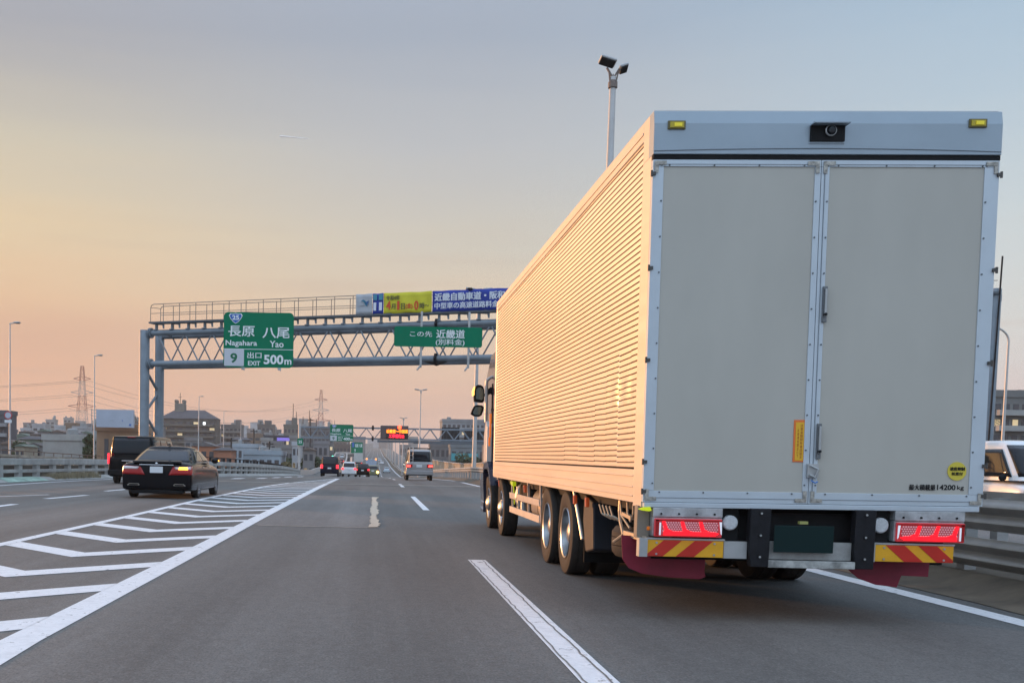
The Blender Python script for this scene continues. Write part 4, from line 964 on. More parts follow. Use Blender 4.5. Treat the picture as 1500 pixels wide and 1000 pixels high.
mb=MB(); mb.box(-.165,.165,-.02,.02,.72,.86); part('number_plate',mb,M['plate'],body)
mb=MB(); mb.box(-.93,.93,-.05,.15,.34,.56); part('rear_bumper',mb,M['black'],body,bevel=.03)
mb=MB(); mb.box(-.16,.16,.125,.17,1.87,1.90); part('high_brake_lamp',mb,M['redL'],cabn)
mb=MB(); mb.sphere((1.06,3.7,1.2),.12,.8,.5,1.1,12); mb.sphere((-1.06,3.7,1.2),.12,.8,.5,1.1,12); parts('door_mirror',mb,CARB2,body,smooth=True)
mb=MB(); mb.box(.875,.885,.3,3.0,1.62,1.66) if False else None
# --- silver van ahead with ladder
spec=dict(paint=CARS,w=1.69,r=.32,wh=(.95,3.5),spokes=6,
 st=[(.02,.40,1.05,.93),(.05,.32,1.12,.975),(.2,.30,1.14,1),(1.5,.30,1.14,1),(3.4,.30,1.13,1),(4.1,.30,1.06,.98),(4.35,.34,.9,.9)],
 cab=dict(base=(.03,4.2,.83,1.03),top=(.28,3.5,.70,1.88),n=7,bulge=.03,rear=(-.86,.86,.16,.90),sides=[(-.90,-.40,.16,.86),(-.36,.22,.16,.86),(.27,.78,.16,.84)]))
sv,body,cabn,proj,pane,side,end=car('silver_van','silver van with lit brake lamps and rear ladder in the lane ahead','van',gz(614.5,65),0,spec)
for s in (-1,1):
    mb=MB(); mb.box(min(s*.44,s*.83),max(s*.44,s*.83),-.03,.10,.80,1.0); tl=part('tail_lamp',mb,M['redL'],body,bevel=.01)
    mb=MB(); mb.box(min(s*.56,s*.80),max(s*.56,s*.80),-.045,-.025,.84,.95); part('lamp_glow',mb,mat('brake_glow',(1,.1,.05),.3,emit=(1,.05,.04),es=5),tl)
mb=MB(); mb.box(-.2,.15,-.02,.03,.82,.98); part('number_plate',mb,M['plate'],body)
mb=MB(); mb.box(-.84,.84,-.05,.12,.36,.62); part('rear_bumper',mb,CARS,body,bevel=.03)
mb=MB()
for x in (-.62,-.42): mb.path([V(x,-.05,.75),V(x,-.04,1.1),V(x,.1,1.9),V(x,.3,2.05)],.02,6)
for k in range(5): mb.tube((-.62,-.05+.0*k,.8+k*.25),(-.42,-.05,.8+k*.25),.012)
part('rear_ladder',mb,M['galv'],sv)
mb=MB()
for y in (.5,1.8,3.0): mb.tube((-.68,y,2.0),(.68,y,2.0),.02); mb.tube((-.62,y,1.9),(-.62,y,2.0),.02); mb.tube((.62,y,1.9),(.62,y,2.0),.02)
parts('roof_rack_bar',mb,M['dark'],sv)
# --- simpler distant cars share this maker
def far_car(name,label,cat,px,d,paintm,kind='hatch',w=1.7,h=1.5,lamps=True,rz=0,face=1,group=None,lit=None,loc=None,winm=None):
    if kind=='van': st=[(.02,.36,.95,.93),(.06,.28,1.02,.98),(.3,.25,1.04,1),(3.3,.25,1.02,1),(4.2,.27,.9,.95),(4.4,.34,.7,.85)]; cab=dict(base=(.04,4.0,w*.49,.95),top=(.35,3.1,w*.42,h-.08),n=7,bulge=.03,rear=(-.86,.86,.14,.88),sides=[(-.9,-.38,.14,.86),(-.33,.2,.14,.86),(.25,.74,.14,.84)])
    elif kind=='sedan': st=[(.02,.36,.85,.9),(.06,.26,.95,.96),(.3,.22,1.02,1),(1.6,.2,.96,1),(3.4,.2,.93,1),(4.3,.22,.78,.95),(4.5,.3,.6,.85)]; cab=dict(base=(.55,3.5,w*.46,.93),top=(1.35,2.6,w*.34,h-.08),n=5,bulge=.04,rear=(-.88,.88,.08,.9),sides=[(-.6,-.02,.12,.88),(.02,.62,.12,.88)])
    else: st=[(.02,.36,.9,.92),(.06,.26,.98,.97),(.3,.22,1.0,1),(1.6,.2,.97,1),(3.2,.2,.94,1),(3.9,.22,.8,.95),(4.1,.3,.6,.85)]; cab=dict(base=(.06,3.3,w*.47,.93),top=(.5,2.4,w*.38,h-.08),n=5,bulge=.04,rear=(-.86,.86,.12,.86),sides=[(-.75,-.1,.12,.86),(-.05,.6,.12,.86)])
    spec=dict(paint=paintm,w=w,r=.31,wh=(.8,3.3),spokes=5,st=st,cab=cab)
    L_=loc or gz(px,d)
    t,body,cabn,proj,pane,side,end=car(name,label,cat,L_,rz,spec,group)
    W=w/2
    for s in (-1,1):
        mb=MB(); mb.box(min(s*(W-.26),s*(W-.04)),max(s*(W-.26),s*(W-.04)),-.02,.1,.74,.94 if kind!='van' else 1.1); tl=part('tail_lamp',mb,M['redE'] if lamps else M['redL'],body,bevel=.02)
    yf=st[-1][0]
    for s in (-1,1):
        mb=MB(); mb.box(min(s*(W-.40),s*(W-.14)),max(s*(W-.40),s*(W-.14)),yf-.12,yf+.0,.62,.74); part('headlight',mb,M['headE'] if lit else M['chrome'],body,bevel=.02)
    mb=MB(); mb.box(-.165,.165,-.02,.03,.7,.84); part('number_plate',mb,M['plate'],body)
    return t,body,cabn
M['headE']=mat('headlight_lit',(.9,.9,.85),.2,emit=(1,.95,.8),es=6)
tx,body,cabn=far_car('minivan','dark navy minivan with lit tail lamps ahead at the tip of the hatched marking','minivan',482.5,97,CARN,'van',w=1.75,h=1.90,rz=math.radians(-1.5))
far_car('white_hatchback','white hatchback half hidden on the right side of the dark navy minivan','car',511,112,CARW,'hatch',w=1.6,h=1.6)
far_car('white_estate','low white car with a wide dark rear window between the hatchback and the black crossover','car',518.5,140,CARW,'hatch',w=1.7,h=1.45,lamps=False)
far_car('black_crossover','black crossover with a pale roof and two red tail lamps beside the olive taxi','car',531,127,CARB2,'hatch',w=1.75,h=1.60)
ot,body,cabn=far_car('olive_taxi','dark olive taxi with one bright yellow lamp right of the black crossover','taxi',546,133,CARG,'hatch',w=1.65,h=1.52,lamps=False)
mb=MB(); mb.sphere((.62,-.06,.62),.17,1,.4,1,14); part('lit_indicator',mb,mat('yellow_lamp_lit',(1,.8,.2),.3,emit=(1,.72,.16),es=5),ot)
far_car('white_saloon','pale blue-white saloon alone in the right lane far ahead','car',566.5,262,mat('car_pale_blue',(.5,.6,.66),.3,coat=.5),'sedan',w=1.75,h=1.4,lamps=False)
far_car('white_saloon','white saloon further up the slope just ahead of the pale blue saloon','car',559,400,CARW,'sedan',w=1.7,h=1.4,lamps=False)
far_car('white_hatchback','white car farthest up the right lane by the guardrail','car',556,470,CARW,'hatch',w=1.7,h=1.5,lamps=False)
far_car('grey_saloon','small dark car with one headlight on coming down the opposite carriageway','car',593.5,380,CARB,'hatch',w=1.7,h=1.5,lit=True,loc=None,rz=PI)
def box_lorry(label,px,d,w,h,col,lamp=True,dz=0):
    g_=gz(px,d); t=thing('box_lorry',label,'lorry',(g_[0],g_[1],g_[2]+dz))
    mb=MB(); mb.box(-w/2,w/2,0,7,.9,h); b=part('cargo_box',mb,col,t,bevel=.04)
    mb=MB(); mb.box(-.01,.01,-.02,.0,.95,h-.1); mb.box(-w/2+.05,w/2-.05,-.02,0,.98,1.02); mb.box(-w/2+.05,w/2-.05,-.02,0,h-.1,h-.06); 
    for x in (-w*.3,-w*.15,w*.15,w*.3): mb.tube((x,-.03,1.0),(x,-.03,h-.15),.015)
    part('door_bars',mb,M['galv'],b)
    mb=MB(); mb.box(-w*.43,w*.43,7.1,8.6,.6,2.4); part('cab',mb,CARW,t,bevel=.1)
    mb=MB(); mb.box(-w*.45,w*.45,.05,.2,.5,.88); part('rear_bumper',mb,M['dark'],t)
    for s in (-1,1):
        for y in (1.6,6.8): mb=MB(); mb.lathe(tprof(.42,.3,.25),(s*w*.4,y,.42),'x',24); part('wheel',mb,M['rubber'],t)
        mb=MB(); mb.box(s*w*.38-.14,s*w*.38+.14,.0,.05,.6,.75); part('tail_lamp',mb,M['redE'],t)
        if lamp: mb=MB(); mb.sphere((s*w*.44,-.05,h+.05),.22,1,.4,1,10); part('roof_marker',mb,mat('marker_orange',(1,.4,.1),.3,emit=(1,.30,.08),es=2.2),t)
    return t
box_lorry('pale blue box lorry with two orange roof markers straight ahead on the slope',543.5,245,2.45,3.35,mat('lorry_blue',(.36,.43,.54),.5,var=.2,scale=2,stretch=(3,1,.2)))
box_lorry('cream white box lorry at the left beside the exit ramp',524.5,285,2.35,3.4,mat('lorry_cream',(.55,.53,.50),.5,var=.1),False,dz=1.4)
# white kei minivan coming the other way, right edge
spec=dict(paint=CARW,w=1.48,r=.27,wh=(.55,2.95),spokes=5,
 st=[(.02,.3,.95,.93),(.06,.24,1.0,.98),(.3,.22,1.02,1),(2.6,.22,1.0,1),(3.2,.24,.93,.97),(3.36,.3,.78,.9)],
 cab=dict(base=(.04,3.2,.73,1.0),top=(.15,2.45,.62,1.82),n=6,bulge=.03,rear=(-.86,.86,.14,.88),front=(-.88,.88,.10,.92),sides=[(-.92,-.42,.14,.84),(-.38,.2,.14,.84),(.26,.82,.10,.82)]))
kv,body,cabn,proj,pane,side,end=car('white_minivan','small white minivan on the opposite carriageway at the right edge behind the truck','minivan',(14.05,25.6,0.0),PI+math.radians(2),spec)
for s in (-1,1):
    mb=MB(); mb.sphere((s*.58,3.30,.78),.13,1,.5,.8,12); part('headlight',mb,M['chrome'],body,smooth=True)
    mb=MB(); mb.sphere((s*.82,2.75,1.06),.085,1,.6,.9,12); part('door_mirror',mb,M['black'],body,smooth=True)
mb=MB(); mb.box(-.165,.165,3.34,3.39,.70,.87); part('number_plate',mb,M['plate'],body)
mb=MB(); mb.box(-.5,.5,3.33,3.37,.42,.56); part('grille',mb,M['dark'],body)
mb=MB(); mb.tube((.1,3.1,.98),(-.5,2.95,1.25),.012); part('wiper',mb,M['dark'],body)
# ------------------------------------------------------------------ near gantry
GA=V(-13.56,61,0); GB=V(26.3,46.3,0); gd=(GB-GA); GLEN=gd.length; gu=gd/GLEN; GRZ=math.atan2(gu.y,gu.x); gn=V(gu.y,-gu.x,0)   # gn points to the camera side
gan=thing('sign_gantry','blue-grey tubular truss gantry spanning the whole road on twin posts, with a railed walkway','gantry',GA,GRZ)
ST=M['steel']
def gx(px,py=480):
    r=ray(px,py); t=((GA.x-CAM.x)*gn.x+(GA.y-CAM.y)*gn.y)/(r.x*gn.x+r.y*gn.y); p=CAM+r*t; return (p-GA).dot(gu),p.z
ZL,ZU,ZW,ZR=6.45,8.22,8.80,9.82; GW=1.6
for i,(x0,tops) in enumerate(((0,8.36),(GLEN,8.95))):
    for yy_ in (0,GW):
        mb=MB(); lr_=.29 if i==0 else .22; mb.lathe([(0,-1.5),(lr_,-1.5),(lr_,tops),(lr_-.02,tops+.04),(0,tops+.05)],(x0,yy_,0),'z',24); lg=part('leg',mb,ST,gan,smooth=40)
    mb=MB()
    if i==0:
        for k,(za,zb) in enumerate(((ZL-.3,ZL-1.5),(ZL-1.6,ZL-2.8),(ZL-2.9,ZL-4.1),(ZL-4.2,ZL-5.4))): mb.tube((x0,(.1 if k%2==0 else GW-.1),za),(x0,(GW-.1 if k%2==0 else .1),zb),.085)
    part('leg_bracing',mb,ST,gan,smooth=40)
    mb=MB()
    for z in (ZL,ZU):
        for q in (.36,.46): mb.lathe([(0,-.02),(.3,-.02),(.3,.03),(0,.03)],(x0+(q if i==0 else -q),0,z),'x',20)
    part('flange',mb,ST,gan)
def chord(yc):
    for z in (ZL,ZU):
        mb=MB(); mb.tube((.3,yc,z),(GLEN-.2,yc,z),.17,None,16); part('chord',mb,ST,gan,smooth=40)
chord(0); chord(GW)
mb=MB(); per=1.78; x=.9; k=0
while x<GLEN-1.5:
    for yc in (0,GW):
        o=0
        mb.tube((x+o,yc,ZU-.1),(x+o+per/2,yc,ZL+.1),.042); mb.tube((x+o+per/2,yc,ZL+.1),(x+o+per,yc,ZU-.1),.042)
    if k%3==0: mb.tube((x,0,ZU),(x,GW,ZU),.06); mb.tube((x,0,ZL),(x,GW,ZL),.06)
    x+=per; k+=1
part('truss_bracing',mb,ST,gan,smooth=40)
xc,_=gx(640)
mb=MB()
for z in (ZL,ZU): mb.lathe([(0,-.07),(.31,-.06),(.31,.06),(0,.07)],(xc,0,z),'x',6); mb.prism([(xc-.6,z-.16),(xc,z-.36),(xc+.6,z-.16)],'y',-.12,.12)
parts('joint_flange',mb,M['dark'],gan)
# walkway, brackets and handrail
mb=MB(); mb.box(.45,GLEN+.1,-.25,.30,ZW-.06,ZW-.03); mb.box(.45,GLEN+.1,-.30,-.25,ZW-.07,ZW+.03); part('walkway',mb,mat('walkway_steel',(.10,.115,.13),.6,var=.2),gan)
bkt=MB(); bkt.box(-.045,.045,-.10,.10,ZU+.15,ZW-.06); bkt.prism([(.044,ZW-.08),(.56,ZW-.08),(.56,ZW-.36),(.48,ZW-.36),(.44,ZW-.16),(.044,ZW-.13)],'y',-.10,-.06); bkt.box(-.1,.1,-.2,.2,ZU+.14,ZU+.19)
x=.8; bk0=part('walkway_bracket',bkt,ST,gan); bk0.location=(x,0,0); x+=1.06
while x<GLEN: q=bk0.copy(); COL.objects.link(q); q.parent=gan; q.location=(x,0,0); x+=1.06
mb=MB(); RLM=mat('handrail_steel',(.27,.22,.19),.5,metal=.3)
for yc,x0,hh in ((-.25,.55,0),(.5,.75,-.02)):
    r_=.022; mb.path([V(x0,yc,ZW),V(x0,yc,ZR-.18),V(x0+.06,yc,ZR-.06),V(x0+.2,yc,ZR+hh),V(GLEN,yc,ZR+hh)],r_,6); mb.tube((x0,yc,ZW+.5),(GLEN,yc,ZW+.5),.016)
    x=x0+.85
    while x<GLEN: mb.tube((x,yc,ZW),(x,yc,ZR),.023,None,6); x+=1.06 if yc<0 else 1.1
    x=x0+.42
mb.path([V(.55,-.25,ZR-.2),V(.6,.1,ZR-.15),V(.75,.5,ZR-.15)],.018,6)
part('handrail',mb,RLM,gan)
mb=MB(); mb.tube((GLEN+.0,-.3,2),(GLEN+.12,-.3,10.3),.035); part('lightning_rod',mb,M['dark'],gan)
mb=MB(); x,z=gx(698); mb.box(x-.25,x+.3,-.3,-.22,ZR+.02,ZR+.07); mb.box(x-.4,x-.2,-.45,-.22,ZR+.05,ZR+.12) ; part('walkway_lamp',mb,M['dark'],gan)
# banners tied to the handrail
def panel(name,label,cat,px0,px1,col,grp=None):
    x0,_=gx(px0,445);x1,_=gx(px1,445); o=GA+gu*x0; t=thing(name,label,cat,(o.x,o.y,ZW+.02),GRZ,grp); t_w=x1-x0
    mb=MB(); nx=24; vs=[];fs=[]; H=ZR-ZW+.04
    for j in range(7):
        for i in range(nx+1):
            u=i/nx; wv=.018*math.sin(u*t_w*3.1+j*.4)+.012*math.sin(u*t_w*7+j); vs.append((u*t_w,-.31+wv,H*j/6-(.02*math.sin(u*PI*round(max(1,t_w/1.1)))**2 if j in(0,6) else 0)))
    for j in range(6):
        for i in range(nx): k=j*(nx+1)+i; fs.append((k,k+1,k+nx+2,k+nx+1))
    mb.add(vs,fs); b=part('banner_cloth',mb,col,t,smooth=60,solid=.012); return t,t_w,H,b
def btxt(b,s,u0,u1,v0,v1,tw,H,m,name='lettering',bold=.03):
    mb=text_mb(s,((u0+u1)/2*tw,-.365,(v0+v1)/2*H),(1,0,0),(0,0,1),(v1-v0)*H,(u1-u0)*tw,bold=bold); return part(name,mb,m,b)
BWH=mat('banner_white',(.42,.44,.47),.7,var=.1); BBL=mat('banner_blue',(.02,.045,.32),.7,var=.15,scale=2); BYE=mat('banner_yellow',(.62,.56,.03),.7,var=.12,scale=1.5); BRE=mat('banner_red',(.62,.07,.015),.6); BLT=mat('banner_letter',(.65,.68,.75),.6); BDK=mat('banner_dark_letter',(.10,.09,.03),.6)
t,tw,H,b=panel('white_banner','pale banner with a dark swallow-like emblem tied to the gantry railing','banner',524.5,548.5,BWH,'banners tied to the gantry railing')
mb=MB()
def pl(pts,mi=0): mb.prism([(u*tw,v*H) for u,v in pts],'y',-.362,-.352,mi)
pl([(.30,.62),(.45,.72),(.58,.66),(.68,.50),(.72,.36),(.60,.44),(.52,.56),(.42,.64)]); pl([(.52,.56),(.62,.60),(.82,.66),(.76,.52),(.70,.40),(.66,.50)],1); pl([(.15,.42),(.6,.45),(.6,.43),(.15,.40)],2)
part('emblem',mb,[mat('emblem_teal',(.02,.16,.25),.5),mat('emblem_blue',(.05,.12,.28),.5),mat('emblem_grey',(.25,.27,.3),.6)],b)
t,tw,H,b=panel('blue_banner','narrow blue banner with two white bars between the pale and yellow banners','banner',549,564.6,BBL,'banners tied to the gantry railing')
mb=MB(); pl([(.1,.15),(.36,.15),(.36,.55),(.1,.55)]); pl([(.62,.15),(.90,.15),(.90,.55),(.62,.55)]); pl([(.08,.66),(.42,.66),(.42,.95),(.08,.95)],1); pl([(.58,.66),(.95,.66),(.95,.95),(.58,.95)],1); part('bars',mb,[BLT,mat('banner_teal',(.05,.25,.35),.6)],b)
t,tw,H,b=panel('yellow_banner','yellow banner with red and dark date writing on the gantry railing','banner',565,635,BYE,'banners tied to the gantry railing')
btxt(b,'令和4年',.06,.34,.63,.85,tw,H,BDK)
btxt(b,'4',.06,.155,.17,.60,tw,H,BRE); btxt(b,'月',.17,.255,.20,.45,tw,H,BDK); btxt(b,'1',.29,.34,.15,.58,tw,H,BRE,bold=.05); btxt(b,'日',.375,.45,.17,.45,tw,H,BDK); btxt(b,'(金)',.47,.61,.17,.45,tw,H,BRE); btxt(b,'0',.645,.735,.12,.56,tw,H,BRE); btxt(b,'時',.76,.86,.17,.45,tw,H,BDK); btxt(b,'～',.87,.95,.27,.36,tw,H,BDK)
t,tw,H,b=panel('long_blue_banner','long dark blue banner with two rows of white writing running behind the truck','banner',636,795,BBL,'banners tied to the gantry railing')
btxt(b,'近畿自動車道・阪和自動車道',.025,.965,.50,.86,tw,H,BLT,bold=.04); btxt(b,'中型車の高速道路料金が変わります',.025,.975,.12,.42,tw,H,BLT,bold=.03)
# ------------------------------------------------------------------ road signs
def sign(name,label,px0,px1,py0,py1,d,items,grp=None,col=M['green'],r=.12,back=None):
    a=at(px0,(py0+py1)/2,d); b=at(px1,(py0+py1)/2,d); zt=at((px0+px1)/2,py0,d).z; zb=at((px0+px1)/2,py1,d).z
    w_=b.x-a.x; h_=zt-zb; t=thing(name,label,'road sign',((a.x+b.x)/2,d,(zt+zb)/2),0,grp)
    mb=MB(); mb.prism(rrect(-w_/2,w_/2,-h_/2,h_/2,r*min(h_,2)),'y',0,.05); bd=part('sign_board',mb,col,t)
    for it in items: it(bd,w_,h_)
    return t,bd,w_,h_
def T(s,u0,u1,v0,v1,m=M['letter'],bold=.02,name='lettering'):
    def f(b,w_,h_): part(name,text_mb(s,(((u0+u1)/2-.5)*w_,-.014,((v0+v1)/2-.5)*h_),(1,0,0),(0,0,1),(v1-v0)*h_,(u1-u0)*w_,bold=bold),m,b)
    return f
def Rr(u0,u1,v0,v1,m,name='field',r=.01,y=-.008):
    def f(b,w_,h_): mb=MB(); mb.prism(rrect((u0-.5)*w_,(u1-.5)*w_,(v0-.5)*h_,(v1-.5)*h_,r),'y',y,.0); part(name,mb,m,b)
    return f
def shield(b,w_,h_):
    def sp(k,y,m,nm,par):
        c=(.17-.5)*w_; z=(.885-.5)*h_; pts=[]
        for (u,v) in ((-1,.55),(-.8,.95),(-.4,.9),(0,1.0),(.4,.9),(.8,.95),(1,.55),(.75,-.1),(.4,-.65),(0,-1),(-.4,-.65),(-.75,-.1)): pts.append((c+u*.098*w_*k,z+v*.095*h_*k))
        mb=MB(); mb.prism(pts,'y',y,-.001); return part(nm,mb,m,par)
    sp(1,-.008,M['letter'],'shield_rim',b); sp(.88,-.014,M['blueS'],'route_shield',b)
    part('lettering',text_mb('25',((.17-.5)*w_,-.02,(.90-.5)*h_),(1,0,0),(0,0,1),.085*h_,.10*w_,bold=.03),M['letter'],b)
PALE=mat('sign_pale_field',(.52,.54,.58),.5)
def exit_items(dist):
    return [shield,T('長原',.07,.44,.56,.75),T('八尾',.56,.94,.54,.73),T('Nagahara',.03,.48,.365,.49,bold=.015),T('Yao',.66,.86,.37,.49,bold=.015),
      Rr(0.012,.295,.02,.325,PALE,'number_field',r=.05),T('9',.10,.20,.075,.255,M['gletter'],.03),Rr(.0,1,.325,.335,M['letter'],'rule',r=.001),
      T('出口',.345,.545,.165,.275),T('EXIT',.355,.53,.035,.115,bold=.02),T('500' if dist==5 else '400',.58,.86,.06,.235,bold=.03),T('m',.875,.975,.06,.15,bold=.02)]
t,bd,w_,h_=sign('exit_sign','large green exit sign with a pale 9 field and 500m, hung on the near gantry',327.5,430,457.5,538,56.2,exit_items(5))
mb=MB()
for u in (-.22,.30): mb.box(u*w_-.08,u*w_+.08,.05,.22,-h_/2-.12,h_/2); mb.prism([(u*w_-.1,-h_/2),(u*w_+.1,-h_/2),(u*w_+.1,-h_/2-.2)],'y',-.0,.06)
mb.bar((-w_*.4,.2,0),(-w_*.4,1.0,-.3),.1); mb.bar((w_*.4,.2,0),(w_*.4,1.0,-.3),.1)
part('bracket',mb,M['galv'],bd)
t,bd,w_,h_=sign('direction_sign','wide green sign reading 近畿道 below the blue banners on the near gantry',577.3,706.5,478.7,508.0,52.0,[T('この先',.18,.43,.50,.77,bold=.01),T('近畿道',.48,.80,.44,.86,bold=.022),T('(別料金)',.475,.80,.06,.40,bold=.012)])
mb=MB()
for u in (-.19,.35): mb.box(u*w_-.05,u*w_+.05,.05,.2,-h_/2-1.0,h_/2+.75); mb.bar((u*w_,.1,-h_/2-.9),(u*w_-.18,-.25,-h_/2-1.15),.06)
part('hanger',mb,M['galv'],bd)
# ------------------------------------------------------------------ far gantry
FD=178.; fz=lambda py,px=560: at(px,py,FD).z
p0=at(438.5,650,FD); FX0=p0.x; FX1=24.
fg=thing('far_sign_gantry','far lattice gantry carrying the red and orange message board','gantry',(FX0,FD,zr(FD)))
b0=zr(FD)
ztp,zbt=fz(627,560)-b0,fz(642.5,560)-b0
mb=MB(); mb.tube((0,0,-2),(0,0,fz(620,438)-b0),.22,None,12); part('leg',mb,M['pole'],fg,smooth=True)
mb=MB(); mb.tube((FX1-FX0,0,-2),(FX1-FX0,0,ztp+1),.22,None,12); part('leg',mb,M['pole'],fg,smooth=True)
for z in (ztp,zbt): mb=MB(); mb.box(0,FX1-FX0,-.12,.12,z-.12,z+.12); mb.box(0,FX1-FX0,1.4,1.6,z-.10,z+.10); part('chord',mb,ST,fg)
mb=MB(); x=.5; up=True
while x<FX1-FX0-1.3:
    for yc in (0,1.5): mb.tube((x,yc,ztp if up else zbt),(x+1.35,yc,zbt if up else ztp),.07,None,6)
    up=not up; x+=1.35
part('truss_bracing',mb,ST,fg)
xm=lambda px: at(px,635,FD).x-FX0
mb=MB(); mb.box(xm(553),xm(608),-1.3,.6,fz(647.5)-b0,fz(644.2)-b0); mb.box(xm(606),xm(722),-.6,.6,fz(650.5,660)-b0,fz(646,660)-b0); part('maintenance_deck',mb,mat('walkway_steel',(0,0,0)),fg)
mb=MB()
for z in (ztp+.02,zbt+.0): mb.lathe([(0,-.2),(.42,-.15),(.42,.15),(0,.2)],(xm(546),-.1,z),'x',8)
parts('joint_flange',mb,M['dark'],fg)
sign('exit_sign','smaller green exit sign with 400m on the left of the far gantry',483.5,517.5,621.5,646,FD-1.,exit_items(4))
tm=thing('message_board','dark electronic message board with orange and red lit characters and a red beacon','message board',(at(577.5,634,FD).x,FD-1.4,fz(633)))
w_=(at(597.5,634,FD).x-at(557,634,FD).x); h_=fz(623.3)-fz(642.8)
mb=MB(); mb.box(-w_/2,w_/2,0,.5,-h_/2,h_/2); mbd=part('board_case',mb,mat('board_case',(.085,.06,.06),.6,var=.2),tm,bevel=.05)
mb=MB(); mb.box(-w_/2+.20*w_,w_/2-.01*w_,-.02,.0,-h_/2+.03*h_,-h_/2+.70*h_); part('screen',mb,mat('screen_black',(.015,.006,.006),.5),mbd)
part('orange_writing',text_mb('近畿道～中国道',(.095*w_,-.04,.08*h_),(1,0,0),(0,0,1),.26*h_,.76*w_,bold=.035),mat('led_orange',(1,.3,.02),.5,emit=(1,.20,.01),es=3.2),mbd)
part('red_writing',text_mb('工事通行止',(.085*w_,-.04,-.27*h_),(1,0,0),(0,0,1),.26*h_,.55*w_,bold=.035),mat('led_red',(1,.02,.03),.5,emit=(1,.01,.04),es=3.0),mbd)
mb=MB(); mb.sphere((.18*w_,-.1,.37*h_),.32,1,.5,1,14); part('beacon',mb,mat('beacon_red',(1,.05,.02),.3,emit=(1,.05,.015),es=7),mbd)
for a,b,y0,y1 in ((646.5,672.5,625.5,646.5),(679.5,712,628,648)):
    p,q=at(a,636,FD+3),at(b,636,FD+3); lab='black back of a large sign facing away at the right end of the far gantry' if b>700 else 'black back of a large sign facing away, in the middle of the far gantry'
    t=thing('blank_sign',lab,'road sign',((p.x+q.x)/2,FD+2.4,at(a,(y0+y1)/2,FD+3).z)); w2=(q.x-p.x); h2=at(a,y0,FD+3).z-at(a,y1,FD+3).z
    mb=MB(); mb.box(-w2/2,w2/2,0,.1,-h2/2,h2/2); s=part('sign_board',mb,mat('sign_back_dark',(.022,.024,.028),.6,var=.3),t)
    mb=MB()
    for k in range(5): mb.box(-w2/2+w2*(k+.5)/5-.05,-w2/2+w2*(k+.5)/5+.05,-.08,-.002,-h2/2,h2/2)
    part('stiffener',mb,mat('stiffener',(.05,.055,.06),.6),s)
# more signs far along
sign('exit_sign','small green exit sign behind the lower right corner of the 400m sign',514,531.5,647.5,663.5,290,[T('長原 八尾',.35,.95,.55,.85),Rr(.1,.28,.55,.98,M['blueS'],'field'),T('9',.3,.4,.1,.4)])
t,bd,w_,h_=sign('route_sign','little square green sign on the left leg of the far gantry',435.5,444,641.5,652,FD-.6,[T('25',.2,.8,.3,.7)])
rs=thing('round_sign','round red-rimmed white road sign on the leftmost lamp post','road sign',(at(12,608,87).x,87,at(12,608,87).z))
mb=MB(); mb.disc((0,0,0),.34,'y',.04,28); rb_=part('sign_rim',mb,mat('rim_red',(.40,.06,.07),.5),rs)
mb=MB(); mb.disc((0,-.03,0),.25,'y',.03,28); part('sign_face',mb,mat('face_pale',(.45,.48,.56),.5,var=.15,scale=6),rb_)
mb=MB(); mb.box(-.3,.3,-.02,.02,-.62,-.38); part('sub_plate',mb,M['plate'],rs)
# ------------------------------------------------------------------ lamp posts
def post(name,label,x,d,ztop,kind,arm=1.8,grp=None,r0=.13,r1=.07,zb=None):
    z0=zr(d) if zb is None else zb; t=thing(name,label,'lamp post',(x,d,z0),0,grp); H=ztop-z0
    mb=MB(); mb.tube((0,0,-.5),(0,0,H),r0,r1,12); mb.tube((0,0,0),(0,0,.5),r0*1.5,r0*1.4,12); p=part('post',mb,M['pole'],t,smooth=40)
    def head(x,s,z=H,tilt=.10,l=.62):
        mb=MB(); mt=Matrix.Translation(V(x,0,z))@Matrix.Rotation(-s*tilt,4,'Y'); mb.box(min(0,s*l),max(0,s*l),-.2,.2,-.02,.10,0,mt); hh=part('lamp_head',mb,M['galv'],t,bevel=.03)
        mb=MB(); mb.box(min(s*.15,s*l*.93),max(s*.15,s*l*.93),-.16,.16,-.05,-.021,0,mt); part('diffuser',mb,mat('lamp_glass_dark',(.30,.28,.26),.3),hh)
    if kind=='twin':
        mb=MB(); mb.tube((-.4,0,H-.05),(.4,0,H-.05),.05); mb.lathe([(0,H-.5),(r1*1.9,H-.45),(r1*1.9,H-.15),(0,H-.05)],(0,0,0),'z',12); part('crossarm',mb,M['galv'],t); head(.25,1); head(-.25,-1)
    elif kind=='single':
        mb=MB(); mb.tube((0,0,H-.05),(arm*.25,0,H+.02),.05); part('arm',mb,M['pole'],t); head(arm*.2,1,z=H,tilt=.03,l=.5)
    elif kind=='curved':
        mb=MB(); pts=[V(-.0-1.8*math.sin(a)*0-(1.0-math.cos(a))*1.3,0,H+.9*math.sin(a)) for a in [PI/2*k/8 for k in range(9)]]+[V(-2.2,0,H+.95)]; mb.path(pts,.06,8); part('arm',mb,M['pole'],t); head(-2.1,-1,z=H+.95,tilt=.0,l=.8)
    return t
G1='twin-headed lamp posts in the median'
